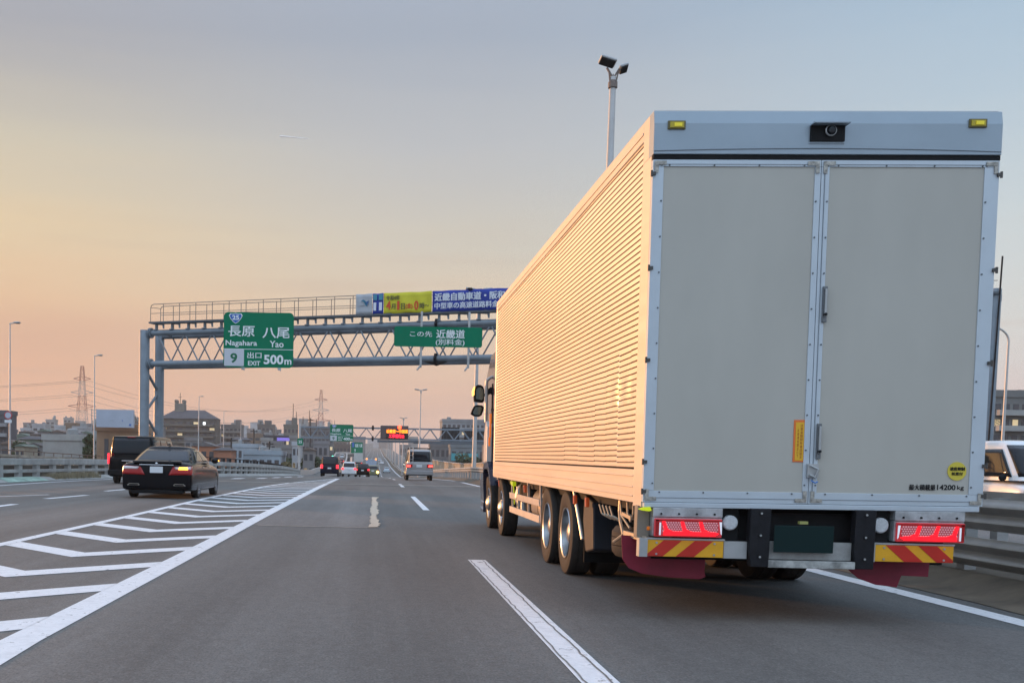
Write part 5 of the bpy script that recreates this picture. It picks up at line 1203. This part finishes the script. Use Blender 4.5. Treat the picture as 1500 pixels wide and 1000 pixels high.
# nearest, above the truck: two boxy heads set at different angles, lean as photographed
np_=at(898,86,30.2)
t=thing('lamp_post','tall median lamp post with two dark floodlight heads rising above the truck','lamp post',(np_.x+.02,30.2,0),0,G1)
mb=MB(); mb.tube((-.02,0,-.3),(0,0,np_.z-.5),.16,.085,16); part('post',mb,M['pole'],t,smooth=40)
H=np_.z-.3
mb=MB(); mb.lathe([(0,H-.55),(.13,H-.5),(.13,H-.35),(.09,H-.3),(0,H-.1)],(0,0,0),'z',14)
for s in (-1,1): mb.bar((0,0,H-.25),(s*.18,0,H+.05),.05,.05); mb.bar((s*.06,0,H-.5),(s*.13,-.05,H-.05),.03,.03)
part('bracket',mb,mat('lamp_bracket_rust',(.20,.16,.14),.6,metal=.3,var=.3,scale=15),t)
for s,mt in ((-1,Matrix.Translation(V(-.14,0,H+.20))@Matrix.Rotation(.30,4,'Y')@Matrix.Rotation(-.25,4,'X')),(1,Matrix.Translation(V(.16,0,H-.02))@Matrix.Rotation(-.32,4,'Y')@Matrix.Rotation(-.25,4,'X'))):
    mb=MB(); mb.box(-.26 if s<0 else 0,.20 if s<0 else .26,-.19,.19,-.02,.06,0,mt); hh=part('lamp_head',mb,M['galv'],t,bevel=.04)
    mb=MB(); mb.box((-.26 if s<0 else 0)+.03,(.20 if s<0 else .26)-.03,-.16,.16,-.04,-.021,0,mt); part('diffuser',mb,mat('lamp_glass_dark',(0,0,0)),hh)
def twin(label,px,pyt,d,**k):
    p=at(px,pyt,d); return post('lamp_post',label,p.x,d,p.z,'twin',grp=G1,**k)
twin('median lamp post beside the truck mirrors, its twin head just above the blue banner',691.5+10,425,69.,r0=.15,r1=.09)
twin('twin-headed median lamp post right behind the silver van',616.5,571,144.)
twin('small twin-headed median lamp post just right of the message board beacon',591,612,232.,r0=.16,r1=.12)
for i,(d,lab) in enumerate(((290,'nearest'),(350,'second'),(410,'third'),(470,'fourth'),(540,'fifth'),(620,'farthest'))):
    x=6.4; post('lamp_post',lab+' of the distant grey median lamp posts seen below the message board',x,d,zr(d)+11.5,'twin',grp='distant median lamp posts',r0=.16,r1=.12)
G2='single-arm lamp posts along the outer left road'
for px,pyt,d,lab in ((14.5,473,88,'leftmost tall single-arm lamp post, the one that carries the round sign'),(138.5,520.5,115,'single-arm lamp post left of the white billboard'),(291.5,580.5,200,'slim lamp post in front of the big hip-roofed apartment block'),(328,602,282,'small lamp post in front of the grey stepped apartment block'),(353,618,380,'tiny lamp post just right of the grey stepped apartment block')):
    p=at(px,pyt,d); post('lamp_post',lab,p.x,d,p.z,'single',grp=G2,zb=-9.5 if d>150 else -.5,r0=.095 if d<150 else .12,r1=.06 if d<150 else .09)
p=at(1487.5,500,64); post('lamp_post','thin lamp post with a curved arm beyond the white minivan at the right edge',p.x-.4,64,p.z,'curved',r0=.11,r1=.06)
for i,(px,pyt,d,lab) in enumerate(((372,628,330,'utility pole before the light blue warehouse'),(395,646,300,'utility pole at the right end of the light blue warehouse'),(339,641,280,'utility pole beside the orange house'),(455,612,420,'utility pole with a crossbar behind the left leg of the far gantry'))):
    p=at(px,pyt,d); t=thing('utility_pole','dark wooden '+lab,'utility pole',(p.x,d,-9.5)); mb=MB(); mb.tube((0,0,0),(0,0,p.z+9.5),.3,.22,8); part('pole',mb,M['dark'],t); mb=MB(); mb.box(-1.1,1.1,-.1,.1,p.z+8.6,p.z+8.9); part('crossarm',mb,M['dark'],t)
# traffic signals showing green beyond the minivan
for px,lab in ((473,'left one of two green traffic lights above the navy minivan'),(487.2,'right one of two green traffic lights above the navy minivan')):
    p=at(px,668.7,430); t=thing('traffic_light',lab,'traffic light',(p.x,430,p.z)); mb=MB(); mb.box(-1.3,1.3,0,.4,-.45,.45); c=part('signal_case',mb,M['dark'],t,bevel=.1); mb=MB(); mb.sphere((0,-.1,0),.42,1,.5,1,12); part('green_lamp',mb,mat('signal_green_lit',(.1,1,.6),.3,emit=(.08,1,.55),es=7),c); mb=MB(); mb.tube((-1.3,.2,.1),(-4,.2,.1),.1); mb.tube((-4,.2,.1),(-4,.2,-9.5-p.z),.16); part('signal_pole',mb,M['galv'],t)
# ------------------------------------------------------------------ pylons and wires
def pylon(px,pyt,d,label,wb,wt=2.):
    p=at(px,pyt,d); z0=-9.5; H=p.z-z0; t=thing('pylon',label,'pylon',(p.x,d,z0))
    R_=mat('pylon_red',(.34,.12,.09),.6); W_=mat('pylon_white',(.42,.36,.33),.6); n=14
    def half(f): return (wb*(1-f)**1.25*.5+wt*.5) if f<.98 else wt*.4
    segs=7
    for sgi in range(segs):
        mb=MB(); 
        for k in range(sgi*2,sgi*2+2):
            f0,f1=k/n,(k+1)/n; a,b=half(f0),half(f1); z_0,z_1=f0*H,f1*H; rr_=.115*d/650
            c0=[V(-a,-a,z_0),V(a,-a,z_0),V(a,a,z_0),V(-a,a,z_0)]; c1=[V(-b,-b,z_1),V(b,-b,z_1),V(b,b,z_1),V(-b,b,z_1)]
            for q in range(4):
                mb.tube(c0[q],c1[q],rr_*1.2,None,5); mb.tube(c0[q],c1[(q+1)%4],rr_*.7,None,4); mb.tube(c0[(q+1)%4],c1[q],rr_*.7,None,4); mb.tube(c1[q],c1[(q+1)%4],rr_*.7,None,4)
        part('lattice_section',mb,R_ if sgi%2==0 else W_,t)
    arms=[]
    for i,f in enumerate((.62,.75,.88)):
        mb=MB(); L_=(.165-.03*i)*H*.6; 
        for s in (-1,1):
            h=half(f); mb.tube((s*h,0,f*H+1.2),(s*(h+L_),0,f*H),.2*d/650,None,5); mb.tube((s*h,0,f*H-1),(s*(h+L_),0,f*H),.2*d/650,None,5); arms.append(V(p.x+s*(h+L_),d,z0+f*H-1.5))
        part('crossarm',mb,R_ if i!=1 else W_,t)
    return t,arms
_,A1=pylon(120.5,536,650,'red and white lattice pylon standing left of the white billboard',9)
_,A2=pylon(470.5,571,1000,'fainter red and white lattice pylon above the middle of the city',9)
def wire(a,b,label,sag=9):
    mid=(a+b)/2; t=thing('power_line',label,'power line',tuple(a),0,'power lines hung from the pylons'); pts=[]
    for k in range(25):
        u=k/24; q=a.lerp(b,u); q.z-=sag*4*u*(1-u); pts.append(q)
    mb=MB(); mb.path(pts,.075,4); part('cable',mb,mat('cable_grey',(.16,.12,.11),.7),t,world=True)
    return t
nm=['top','middle','bottom']
for i in range(6):
    row=['lowest','middle','highest'][i//2]; sd_='left' if i%2==0 else 'right'
    a=A1[i]; wire(a,V(a.x-330,a.y-60,a.z-3),row+' cable from the '+sd_+' arms of the pylon out to the left edge')
    wire(a,A2[i],row+' cable slung between the '+sd_+' arms of the two pylons',14)
# contrail
p,q=at(410,199.5,6000),at(452,203.5,6000); t=MB(); t.tube(p,q,4.5,1.5,8); struct('contrail',t,mat('contrail_white',(.9,.85,.8),.9,emit=(.9,.75,.65),es=.05),kind='stuff')
# ------------------------------------------------------------------ buildings
WIN=mat('window_dark',(.045,.05,.06),.15,spec=.6); BALC=mat('balcony_pale',(.30,.27,.22),.8,var=.15,scale=.3); WLIT=mat('window_lit',(.8,.8,.75),.4,emit=(.9,.95,1),es=.8)
bcount=0
def bmat(col,k=.2): 
    nm='facade_%d_%d_%d'%tuple(int(c*100) for c in col); return mat(nm,col,.85,var=k,scale=.25)
def building(name,label,px0,px1,pyt,d,col,depth=None,roof='flat',floors=0,bays=0,balc=False,extra=None,pyb=None,tower=None,wcol=None,cat='building',rcol=(.07,.07,.08),rz=0):
    a,b=at(px0,660,d),at(px1,660,d); zt=at((px0+px1)/2,pyt,d).z; z0=-9.5; w_=b.x-a.x; H=zt-z0; depth=depth or max(8,w_*.6)
    t=thing(name,label,cat,((a.x+b.x)/2,d,z0),rz); m=bmat(col)
    if d<160: depth=min(depth,12)
    rh=0
    if roof in('hip','gable'): rh=min(w_*.16,H*.25)
    mb=MB(); mb.box(-w_/2,w_/2,0,depth,0,H-rh); wl=part('wall',mb,m,t)
    if roof=='flat':
        mb=MB(); mb.box(-w_/2-.2,w_/2+.2,-.2,.25,H-rh-.5,H-rh+.6); mb.box(-w_/2-.2,w_/2+.2,depth-.25,depth+.2,H-rh-.5,H-rh+.6); mb.box(-w_/2-.2,-w_/2+.25,.25,depth-.25,H-rh-.5,H-rh+.6); mb.box(w_/2-.25,w_/2+.2,.25,depth-.25,H-rh-.5,H-rh+.6)
        part('parapet',mb,m,t)
    elif roof=='hip':
        e=.6; mb=MB(); mb.add([(-w_/2-e,-e,H-rh),(w_/2+e,-e,H-rh),(w_/2+e,depth+e,H-rh),(-w_/2-e,depth+e,H-rh),(-w_/2+w_*.22,depth*.5,H),(w_/2-w_*.24,depth*.5,H)],[(0,1,5,4),(1,2,5),(2,3,4,5),(3,0,4),(0,3,2,1)]); part('roof',mb,mat('roof_slate',(.075,.075,.085),.8,var=.2,scale=.5),t)
    elif roof=='gable':
        e=.4; mb=MB(); mb.prism([(-w_/2-e,H-rh-.2),(w_/2+e,H-rh-.2),(0,H)],'y',-e,depth+e); part('roof',mb,mat('roof_tile_%d'%int(rcol[0]*100),rcol,.8,var=.25,scale=.6),t)
    if floors:
        fh=(H-rh)*.97/floors if H<20 else (H-rh-1)/floors
        f0=0
        wm=wcol or WIN; bw=w_/bays; base=None; n=0; rw_=random.Random(int(px0*3+d)); base2=None
        for f in range(floors-1,-1,-1):
            z=f*fh+fh*.32
            if t.location.z+z+fh<-6: continue
            for k in range(bays):
                if n>=96: break
                x=-w_/2+bw*(k+.5)
                if base is None:
                    mb=MB(); mb.box(-bw*.30,bw*.30,-.06,.05,0,fh*.45); base=part('window',mb,wm,wl); q=base; base.location=(x,0,z)
                    if d<700:
                        mb=MB(); mb.box(-bw*.30,bw*.30,-.06,.05,0,fh*.45); base2=part('lit_window',mb,mat('window_warm',(.5,.4,.25),.4,emit=(1,.75,.4),es=.5),wl); base2.location=(-w_/2+bw*.5,0,z-fh if floors>1 else z-.5); base2.location.z=max(.3,base2.location.z)
                elif base2 is not None and rw_.random()<.05: q=base2.copy(); COL.objects.link(q); q.parent=wl; q.location=(x,0,z)
                else: q=base.copy(); COL.objects.link(q); q.parent=wl; q.location=(x,0,z)
                n+=1
            if balc:
                mb=MB(); mb.box(-w_*.46,w_*.46,-1.2,-.05,z-fh*.30,z+fh*.05); part('balcony',mb,BALC if balc is True else bmat(balc),wl)
    if tower:
        for (u0,u1,py) in tower:
            zz=at((px0+px1)/2,py,d).z-z0; mb=MB(); mb.box(-w_/2+u0*w_,-w_/2+u1*w_,depth*.3,depth*.7,H-rh-.5,zz); part('roof_tower',mb,m,t,bevel=.3)
    if roof=='flat' and w_>5 and d<900:
        rq=random.Random(int(px0*13+d)); 
        for k in range(rq.choice((1,2,3))):
            x=rq.uniform(-w_*.4,w_*.4); y=rq.uniform(1,max(1.5,min(depth,10)-2)); s_=rq.uniform(.5,1.1); hh=rq.uniform(.8,2.0)*min(1.6,max(.8,d/350))
            mb=MB()
            if rq.random()<.5: mb.lathe([(0,0),(s_,0),(s_,hh),(s_*.6,hh*1.15),(0,hh*1.2)],(x,y,H-rh),'z',12)
            else: mb.box(x-s_*1.3,x+s_*1.3,y,y+s_*2,H-rh,H-rh+hh)
            part('roof_tank',mb,bmat((.26,.27,.27)),t)
    if extra: extra(t,w_,H,depth)
    return t
def antennas(*us):
    def f(t,w_,H,depth):
        mb=MB()
        for u,h in us: mb.tube((-w_/2+u*w_,depth*.4,H-1),(-w_/2+u*w_,depth*.4,H+h),.22,.15,6)
        parts('antenna',mb,mat('antenna_grey',(.18,.14,.13),.6),t)
    return f
def big_tower(t,w_,H,depth):
    z1=at(262,586,520).z+9.5; x=-w_/2+w_*.31; mb=MB(); mb.box(x-2.6,x+2.6,depth*.4,depth*.4+5,H-7,z1-1.2); 
    for s in (-1,1): mb.box(x+s*1.9-.8,x+s*1.9+.8,depth*.4+.2,depth*.4+4,z1-1.2,z1+.6)
    part('stair_tower',mb,bmat((.17,.16,.14)),t,bevel=.4)
    mb=MB(); mb.tube((x,depth*.5,z1-1),(x,depth*.5,z1+4),.14); mb.tube((x-1,depth*.5,z1+2),(x+1,depth*.5,z1+2),.08); parts('antenna',mb,mat('antenna_grey',(0,0,0)),t)
    mb=MB()
    for u,z in ((.79,.86),(.80,.86)): mb.box(-w_/2+u*w_-.5,-w_/2+u*w_+.6,-1.3,-1.22,H*.78,H*.82)
    part('lit_window',mb,WLIT,t)
building('apartment_block','large dark apartment block with a hip roof, rows of balconies and a central stair tower',234,316,599.5,520,(.085,.078,.068),depth=14,roof='hip',floors=10,bays=7,balc=(.13,.115,.095),extra=big_tower)
building('apartment_block','grey apartment block with a stepped roof and a rounded tower right of the hip-roofed block',323,354,623,560,(.15,.14,.135),floors=9,bays=5,balc=(.20,.185,.17),tower=[(.68,.92,614.0),(.02,.6,621)])
building('apartment_block','brown apartment block with a square lift housing on its roof',376.5,400.5,622.5,600,(.13,.12,.115),floors=9,bays=4,tower=[(.4,.82,615.2),(.12,.3,616.5)])
building('office_block','grey office block with a dark rooftop box and two aerials behind the far gantry leg',415,437,623,520,(.16,.15,.13),floors=7,bays=4,tower=[(.50,.85,611)],extra=antennas((.58,11),(.8,7)))
building('office_block','dark glass office block with a purple lit strip along its top',387,424,639.5,430,(.035,.04,.055),floors=4,bays=6,extra=lambda t,w_,H,dp:part('purple_strip',MB().box(-w_*.0,w_*.5,-.3,-.1,H-1.6,H-.3),mat('purple_lit',(.2,.15,.5),.5,emit=(.22,.16,.75),es=.55),t))
building('office_block','long grey-blue block behind the left half of the far gantry',436,488,626,480,(.13,.13,.135),floors=7,bays=9,extra=antennas((.12,5),(.3,8),(.5,4)))
building('office_block','brown block directly behind the 400m exit sign',476,512,632,820,(.13,.10,.085),floors=5,bays=7,extra=antennas((.14,9),(.25,9),(.36,9)))
building('shop_building','grey shop building with a slanted pale front left of the navy minivan',459,480,648,335,(.22,.21,.22),floors=3,bays=3)
building('shop_building','tall narrow grey building just left of the slanted shop',424,441,640,330,(.24,.23,.22),floors=4,bays=2,extra=lambda t,w_,H,dp:part('lit_sign',MB().box(w_*.38,w_*.48,-.5,-.1,H*.2,H*.85),mat('pale_lit_sign',(.4,.6,.5),.5,emit=(.4,.75,.6),es=.5),t))
building('shop_building','low grey building behind the light blue warehouse',405,428,654,300,(.20,.19,.185),floors=2,bays=5)
building('shop_building','low dark brown shop row behind the navy minivan',482,513,651,720,(.12,.09,.08),floors=3,bays=6,extra=lambda t,w_,H,dp:part('red_sign',MB().box(-w_*.52,-w_*.46,-.6,-.1,H*.62,H*.95),mat('red_lit_sign',(.8,.2,.1),.5,emit=(1,.18,.08),es=1.6),t))
building('warehouse','light blue flat warehouse with small windows behind the curved barrier',341,377,652.5,300,(.34,.39,.44),floors=3,bays=5,depth=14)
building('warehouse','pale blue flat-roofed warehouse left of the utility pole',357,411,663,255,(.30,.36,.41),floors=2,bays=5,depth=16)
building('house','orange house with a grey tiled roof right of the black saloon',281,316,646.5,245,(.42,.17,.09),roof='gable',rcol=(.13,.12,.12),floors=3,bays=3,cat='house')
building('house','orange lower wing with a wide grey roof beside the orange house',313,339,655,240,(.40,.17,.10),roof='hip',floors=2,bays=3,cat='house')
building('house','beige house behind the orange roofs',318,342,648,330,(.30,.28,.26),roof='hip',floors=2,bays=3,cat='house')
building('industrial_building','plain tan block with one dark window under the white billboard',141.5,202,626.5,170,(.30,.19,.12),depth=10,extra=lambda t,w_,H,dp:part('window',MB().box(-w_*.31,-w_*.21,-.1,.05,H*.62,H*.88),WIN,t))
def bb():
    p,q=at(142,600,168),at(196,625,168); r=at(142,625,168); t=thing('billboard','large blank bluish white billboard standing on the tan block','billboard',((p.x+q.x)/2,168,at(142,628,168).z))
    w_=q.x-p.x; h_=p.z-r.z; mb=MB(); mb.box(-w_/2,w_/2,-.4,.4,.3,h_+.4); bd=part('panel',mb,mat('billboard_face',(.40,.44,.52),.5,var=.12,scale=.3,stretch=(1,1,1)),t)
    mb=MB(); mb.prism([(w_*.38,h_*.22),(w_*.44,h_*.20),(w_*.45,h_*.32),(w_*.40,h_*.33)],'y',-.44,-.41); mb.prism([(w_*.19,h_*.48),(w_*.22,h_*.48),(w_*.22,h_*.54),(w_*.2,h_*.55)],'y',-.44,-.41); mb.prism([(-w_*.15,h_*.5),(-w_*.02,h_*.5),(-w_*.03,h_*.53),(-w_*.12,h_*.53)],'y',-.44,-.41,1); part('faded_mark',mb,[mat('mark_blue',(.08,.16,.42),.6),mat('mark_grey',(.30,.33,.38),.6)],bd)
    mb=MB()
    for k in range(6): x=-w_/2+w_*(k+.5)/6; mb.box(x-.1,x+.1,2.3,2.5,-.6,.5)
    mb.bar((w_/2-.3,.5,h_),(w_/2+1.2,4,-1),.2); parts('stand',mb,M['galv'],t)
    mb=MB()
    for k in range(6): mb.box(-w_/2-.9,-w_/2-.1,-.1,.0,h_*.25+k*.45,h_*.25+k*.45+.10)
    mb.box(-w_/2-.9,-w_/2-.82,-.1,0,-.5,h_+.5); part('ladder',mb,M['galv'],t)
bb()
building('long_warehouse','long low grey stained wall-like warehouse left of the tan block',62.5,142,641,185,(.34,.33,.31),depth=18,floors=1,bays=1)
building('apartment_block','dark apartment block with pale floor slabs at the left edge behind the round sign',-30,12,604,250,(.10,.10,.115),depth=6,floors=8,bays=6,balc=(.30,.30,.31))
rnd=random.Random(11)
desc=['white flat-roofed','small grey','pale cube-shaped','green-roofed','brown','dark-roofed','cream','narrow white','low grey']
cols=[(.36,.36,.37),(.20,.19,.19),(.30,.29,.28),(.20,.25,.20),(.20,.14,.10),(.16,.15,.15),(.32,.28,.22),(.40,.41,.43),(.26,.26,.25)]
hs=[(18,44,634,330,3,'gable','dark-roofed house just right of the round sign'),(27,58,638,270,3,'hip','green-roofed wide house left of the long grey warehouse'),(0,30,644,220,5,'gable','dark-roofed house low at the left edge'),(40,60,648,215,1,'gable','grey house roof peeking over the parapet left of the warehouse'),(22,36,650,205,6,'gable','cream gabled house close behind the parapet'),
(34,48,620,700,1,'flat','grey block on the skyline above the dark-roofed houses'),(47,66,622,520,0,'flat','white flat-roofed building in the middle of the left roofs'),(55,72,628,400,5,'gable','dark gabled house with a white end wall right of the white building'),(67,80,615,800,2,'flat','pale cube-shaped tower on the left skyline'),(80,92,624,500,7,'flat','white building between the two skyline towers'),(93,104,612.5,850,2,'flat','taller pale square tower on the left skyline just left of the pylon'),
(76,92,629,350,5,'gable','dark-roofed house with a pale gable near the middle of the left roofs'),(96,110,621,450,4,'flat','reddish brown building below the taller pale tower'),(106,126,626,420,0,'flat','white building at the foot of the pylon'),(92,120,633,300,5,'hip','dark hip-roofed house in front of the pylon foot'),(126,142,622,480,1,'flat','grey building between the pylon and the billboard'),(118,134,631,320,8,'gable','low grey gabled house left of the billboard ladder'),
(196,212,612,600,1,'flat','dark grey block between the billboard and the gantry posts'),(202,236,626,400,5,'flat','dark low building seen between and behind the gantry posts'),
(311,325,628,900,1,'flat','faint grey block between the hip-roofed and stepped apartment blocks'),(354,362,624,1000,7,'flat','faint pale tower right of the stepped apartment block'),(361,370,628,900,1,'flat','faint grey block left of the brown apartment block'),(366,378,619,1100,7,'flat','faint white tower beside the brown apartment block'),(362,382,636,520,4,'flat','brown low block in front of the faint towers'),(340,364,640,450,5,'hip','dark-roofed building above the light blue warehouse'),
(398,410,630,700,1,'flat','rounded grey building between the brown block and the office block'),(408,417,636,620,0,'flat','small white building left of the office block'),(437,450,614,900,2,'flat','pale block with a dome-like top right of the rooftop aerials'),(449,462,619,1000,1,'flat','faint grey tower behind the far gantry left half'),(462,474,617,1200,7,'flat','faint white tower in front of the second pylon'),
(516,535,640,1000,1,'flat','faint grey block between the 400m sign and the message board'),(538,556,643,1750,7,'flat','faint pale block low between the far signs'),(555,575,648,1750,1,'flat','faint grey block under the left of the message board'),(598,612,640,1100,2,'flat','pale block right of the message board'),
(0,16,630,420,1,'flat','small grey flat block between the round sign post and the left edge'),(30,44,628,620,7,'flat','pale narrow building right above the dark-roofed houses'),(44,53,634,330,5,'hip','dark hip roof left of the dark gabled house'),(84,97,637,260,6,'gable','cream gabled house above the long grey warehouse'),(98,112,641,230,3,'gable','green-roofed shed behind the long grey warehouse'),(110,122,617,900,2,'flat','pale block on the skyline behind the pylon'),
(200,214,640,260,4,'flat','brown low block right of the tan block'),(214,236,634,520,1,'flat','grey low block behind the gantry posts'),(270,290,643,330,1,'flat','low grey block in front of the hip-roofed apartment block'),(340,352,648,380,8,'flat','low grey shed right of the beige house'),(382,396,643,380,2,'flat','pale low block in front of the brown apartment block'),(396,412,648,350,1,'flat','dark low block beside the dark glass office'),
(428,440,650,260,7,'flat','small white shop left of the far gantry leg'),(444,460,655,230,1,'gable','small grey gabled shop right of the far gantry leg'),(490,508,640,900,4,'flat','brown block beside the ramp under the 400m sign'),(528,546,650,1720,2,'flat','pale low block at the end of the left lanes')]
for i,(a,b,y,d,c,rf,lab) in enumerate(hs):
    building('house' if rf!='flat' else 'building',lab,a,b,y,d,cols[c],roof=rf,floors=0 if d>850 else max(2,int((at(a,y,d).z+9.5)/3)),bays=max(2,int((b-a)*d/1537/3.5)),cat='house' if rf!='flat' else 'building',rcol=[(.09,.085,.085),(.12,.16,.13),(.16,.12,.10)][i%3 if c!=3 else 1])
for i in range(18):
    x0=rnd.uniform(2,136) if i<12 else rnd.uniform(200,232); d=rnd.uniform(260,620); y=rnd.uniform(630,646); w2=rnd.uniform(6,12)
    o_=building('house','small house lost among the crowded distant roofs left of the gantry posts',x0,x0+w2,y,d,cols[rnd.choice((0,1,2,5,6,8))],roof=rnd.choice(('gable','hip','gable','flat')),floors=2,bays=2,cat='house',rcol=rnd.choice(((.10,.10,.10),(.14,.10,.08),(.09,.11,.14)))); o_['group']='crowded distant roofs'
for i in range(8):
    x0=rnd.uniform(342,452); d=rnd.uniform(480,760); y=rnd.uniform(634,650); w2=rnd.uniform(6,11)
    o_=building('building','small grey block lost among the hazy buildings behind the warehouses',x0,x0+w2,y,d,cols[rnd.choice((1,2,4,8))],floors=4,bays=2); o_['group']='hazy blocks behind the warehouses'
# right side
building('apartment_block','long pale building with horizontal bands behind the sign backs on the right',647,716,616,430,(.24,.25,.26),floors=9,bays=10,balc=(.30,.31,.32),depth=16)
building('low_building','dark grey building under the right half of the far gantry',630,690,652,380,(.13,.13,.135),floors=3,bays=8)
building('low_building','grey building with a teal front behind the median lamp post by the mirrors',660,722,653,300,(.17,.19,.20),floors=3,bays=6,extra=lambda t,w_,H,dp:(part('teal_front',MB().box(-w_*.48,w_*.15,-.4,-.1,H*.72,H*.86),mat('teal_sign',(.05,.30,.34),.6),t),part('red_sign',MB().disc((-w_*.08,-.8,H*.55),1.3,'y',.3,16),mat('red_round_sign',(.5,.03,.05),.5,emit=(.8,.05,.08),es=.3),t)))
building('apartment_block','grey apartment block with open balconies at the right edge above the white minivan',1452,1530,577,170,(.16,.16,.155),depth=14,floors=9,bays=6,balc=(.34,.335,.32),tower=[(.02,.30,565)])
for i,(a,b,y,d,c,lab) in enumerate(((712,760,640,210,1,'grey block mostly hidden behind the truck cab'),(586,602,652,900,1,'faint grey block at the end of the road below the message board'))): building('building',lab,a,b,y,d,cols[c],floors=3,bays=5)
# ------------------------------------------------------------------ trees and shrubs
LEAF=mat('leaves',(.05,.075,.03),.8,var=.5,scale=.9); LEAF2=mat('leaves_yellow',(.16,.13,.05),.8,var=.5,scale=.9); BARK=mat('bark',(.08,.06,.045),.9,var=.3)
def tree(label,px,pyt,d,rad,m=LEAF,z0=-9.5,name='tree'):
    p=at(px,pyt,d); H=p.z-z0; t=thing(name,label,'tree',(p.x,d,z0)); rn=random.Random(int(px*7+d)); mb=MB(); mb.tube((0,0,0),(.2,0,H*.55),.3,.18,8)
    for k in range(6): a=k*1.1; mb.tube((.15,0,H*(.35+.04*k)),(rad*.6*math.cos(a),rad*.6*math.sin(a),H*(.6+.04*k)),.12,.04,6)
    part('trunk',mb,BARK,t)
    cl=[(rn.uniform(-.6,.6)*rad,rn.uniform(-.6,.6)*rad,H*rn.uniform(.55,.92),rad*rn.uniform(.25,.5)) for _ in range(12)]+[(0,0,H-rad*.3,rad*.3)]
    mb=MB()
    for k in range(1500):
        cx,cy,cz,cr=rn.choice(cl); v=V(rn.gauss(0,1),rn.gauss(0,1),rn.gauss(0,1)).normalized()*cr*rn.uniform(.5,1.05); c=V(cx,cy,cz)+v; c.z=min(c.z,H)
        a=V(rn.gauss(0,1),rn.gauss(0,1),rn.gauss(0,1)).normalized()*.3; b=a.orthogonal().normalized()*.22; mb.add([c-a,c+b,c+a,c-b],[(0,1,2,3)])
    part('crown',mb,m,t); return t
tree('leafy tree in front of the tan block and long warehouse',132,636,184,1.8)
tree('small yellowish shrub tree right of the pale blue warehouse',416,676,240,2.2,LEAF2)
tree('dark green tree between the far gantry leg and the navy minivan',455,668,235,2.6)
tree('dark green tree behind the navy minivan roof',484,655,560,6)
tree('green bush above the beige wall on the right',682,664,250,4)
tree('dark green bush left of the truck cab past the end of the beige wall',707,672,220,3,z0=-4)
tree('small shrub right of the beige wall end below the gantry',697,669,232,2.6,z0=-4)
for q in (('leafy garden tree between the dark-roofed houses at the far left',24,645,215,3.),('rounded tree in front of the white end-wall house on the left',72,640,300,3.5),('dark tree at the right foot of the pylon',128,638,330,3.5),('tree in front of the hip-roofed apartment block beside the gantry posts',243,652,330,4.),('tree before the stepped apartment block',335,650,400,5.),('tree right of the brown apartment block',404,660,330,3.5),('tree to the left of the shop with the pale lit sign',420,670,290,3.),('tree under the left half of the far gantry',449,662,330,3.5),('tree behind the opposite road near the far gantry deck',636,660,400,5.)): tree(*q)
# exit ramp climbing away at the left with its own guard walls, and its cars
RP=[(-7.4,150,0),(-7.2,190,.1),(-7.6,240,.6),(-8.6,300,1.5),(-10.2,370,2.3),(-12.5,450,2.9),(-12.5,560,2.6),(-9,700,1.5)]
mb=MB(); vs=[];fs=[]
for i,(x,y,dz) in enumerate(RP):
    z=zr(y)+dz; vs+=[(x-4.6,y,z+.01),(x,y,z+.01),(x,y,z-1.6),(x-4.6,y,z-1.6)]
    if i: k=4*i; fs+=[(k-4+j,k-4+(j+1)%4,k+(j+1)%4,k+j) for j in range(4)]
mb.add(vs,fs); struct('exit_ramp',mb,ASPH)
def rw(off,nm,lab):
    t=thing(nm,lab,'barrier',(RP[0][0],150,0)); mb=MB()
    for (xa,ya,za),(xb,yb,zb) in zip(RP,RP[1:]): mb.bar((xa+off,ya,zr(ya)+za+.45),(xb+off,yb,zr(yb)+zb+.45),.3,.9)
    part('wall_face',mb,M['pole'],t,world=True)
rw(-4.6,'ramp_barrier','pale left guard wall of the curving exit ramp far ahead'); rw(0,'ramp_barrier','pale right guard wall of the curving exit ramp far ahead')
far_car('red_car','small dark red car on the curving exit ramp far ahead','car',0,0,mat('car_red',(.22,.03,.03),.3,coat=.5),'hatch',w=1.65,h=1.5,loc=(-9.9,300,zr(300)+1.5))
far_car('white_car','small white car on the exit ramp beyond the red car','car',0,0,CARW,'hatch',w=1.7,h=1.6,lamps=False,loc=(-12.3,380,zr(380)+2.4))

hz=MB(); hz.box(-4100,4100,-420,7100,-10.6,140)
hm_=bpy.data.materials.new('haze_air'); hm_.use_nodes=True; nt=hm_.node_tree
for n in list(nt.nodes):
    if n.type=='BSDF_PRINCIPLED': nt.nodes.remove(n)
pv=nt.nodes.new('ShaderNodeVolumePrincipled'); pv.inputs['Color'].default_value=(.98,.89,.80,1); pv.inputs['Density'].default_value=0.00022
nt.links.new(pv.outputs[0],[n for n in nt.nodes if n.type=='OUTPUT_MATERIAL'][0].inputs['Volume'])
struct('haze',hz,hm_,kind='stuff')
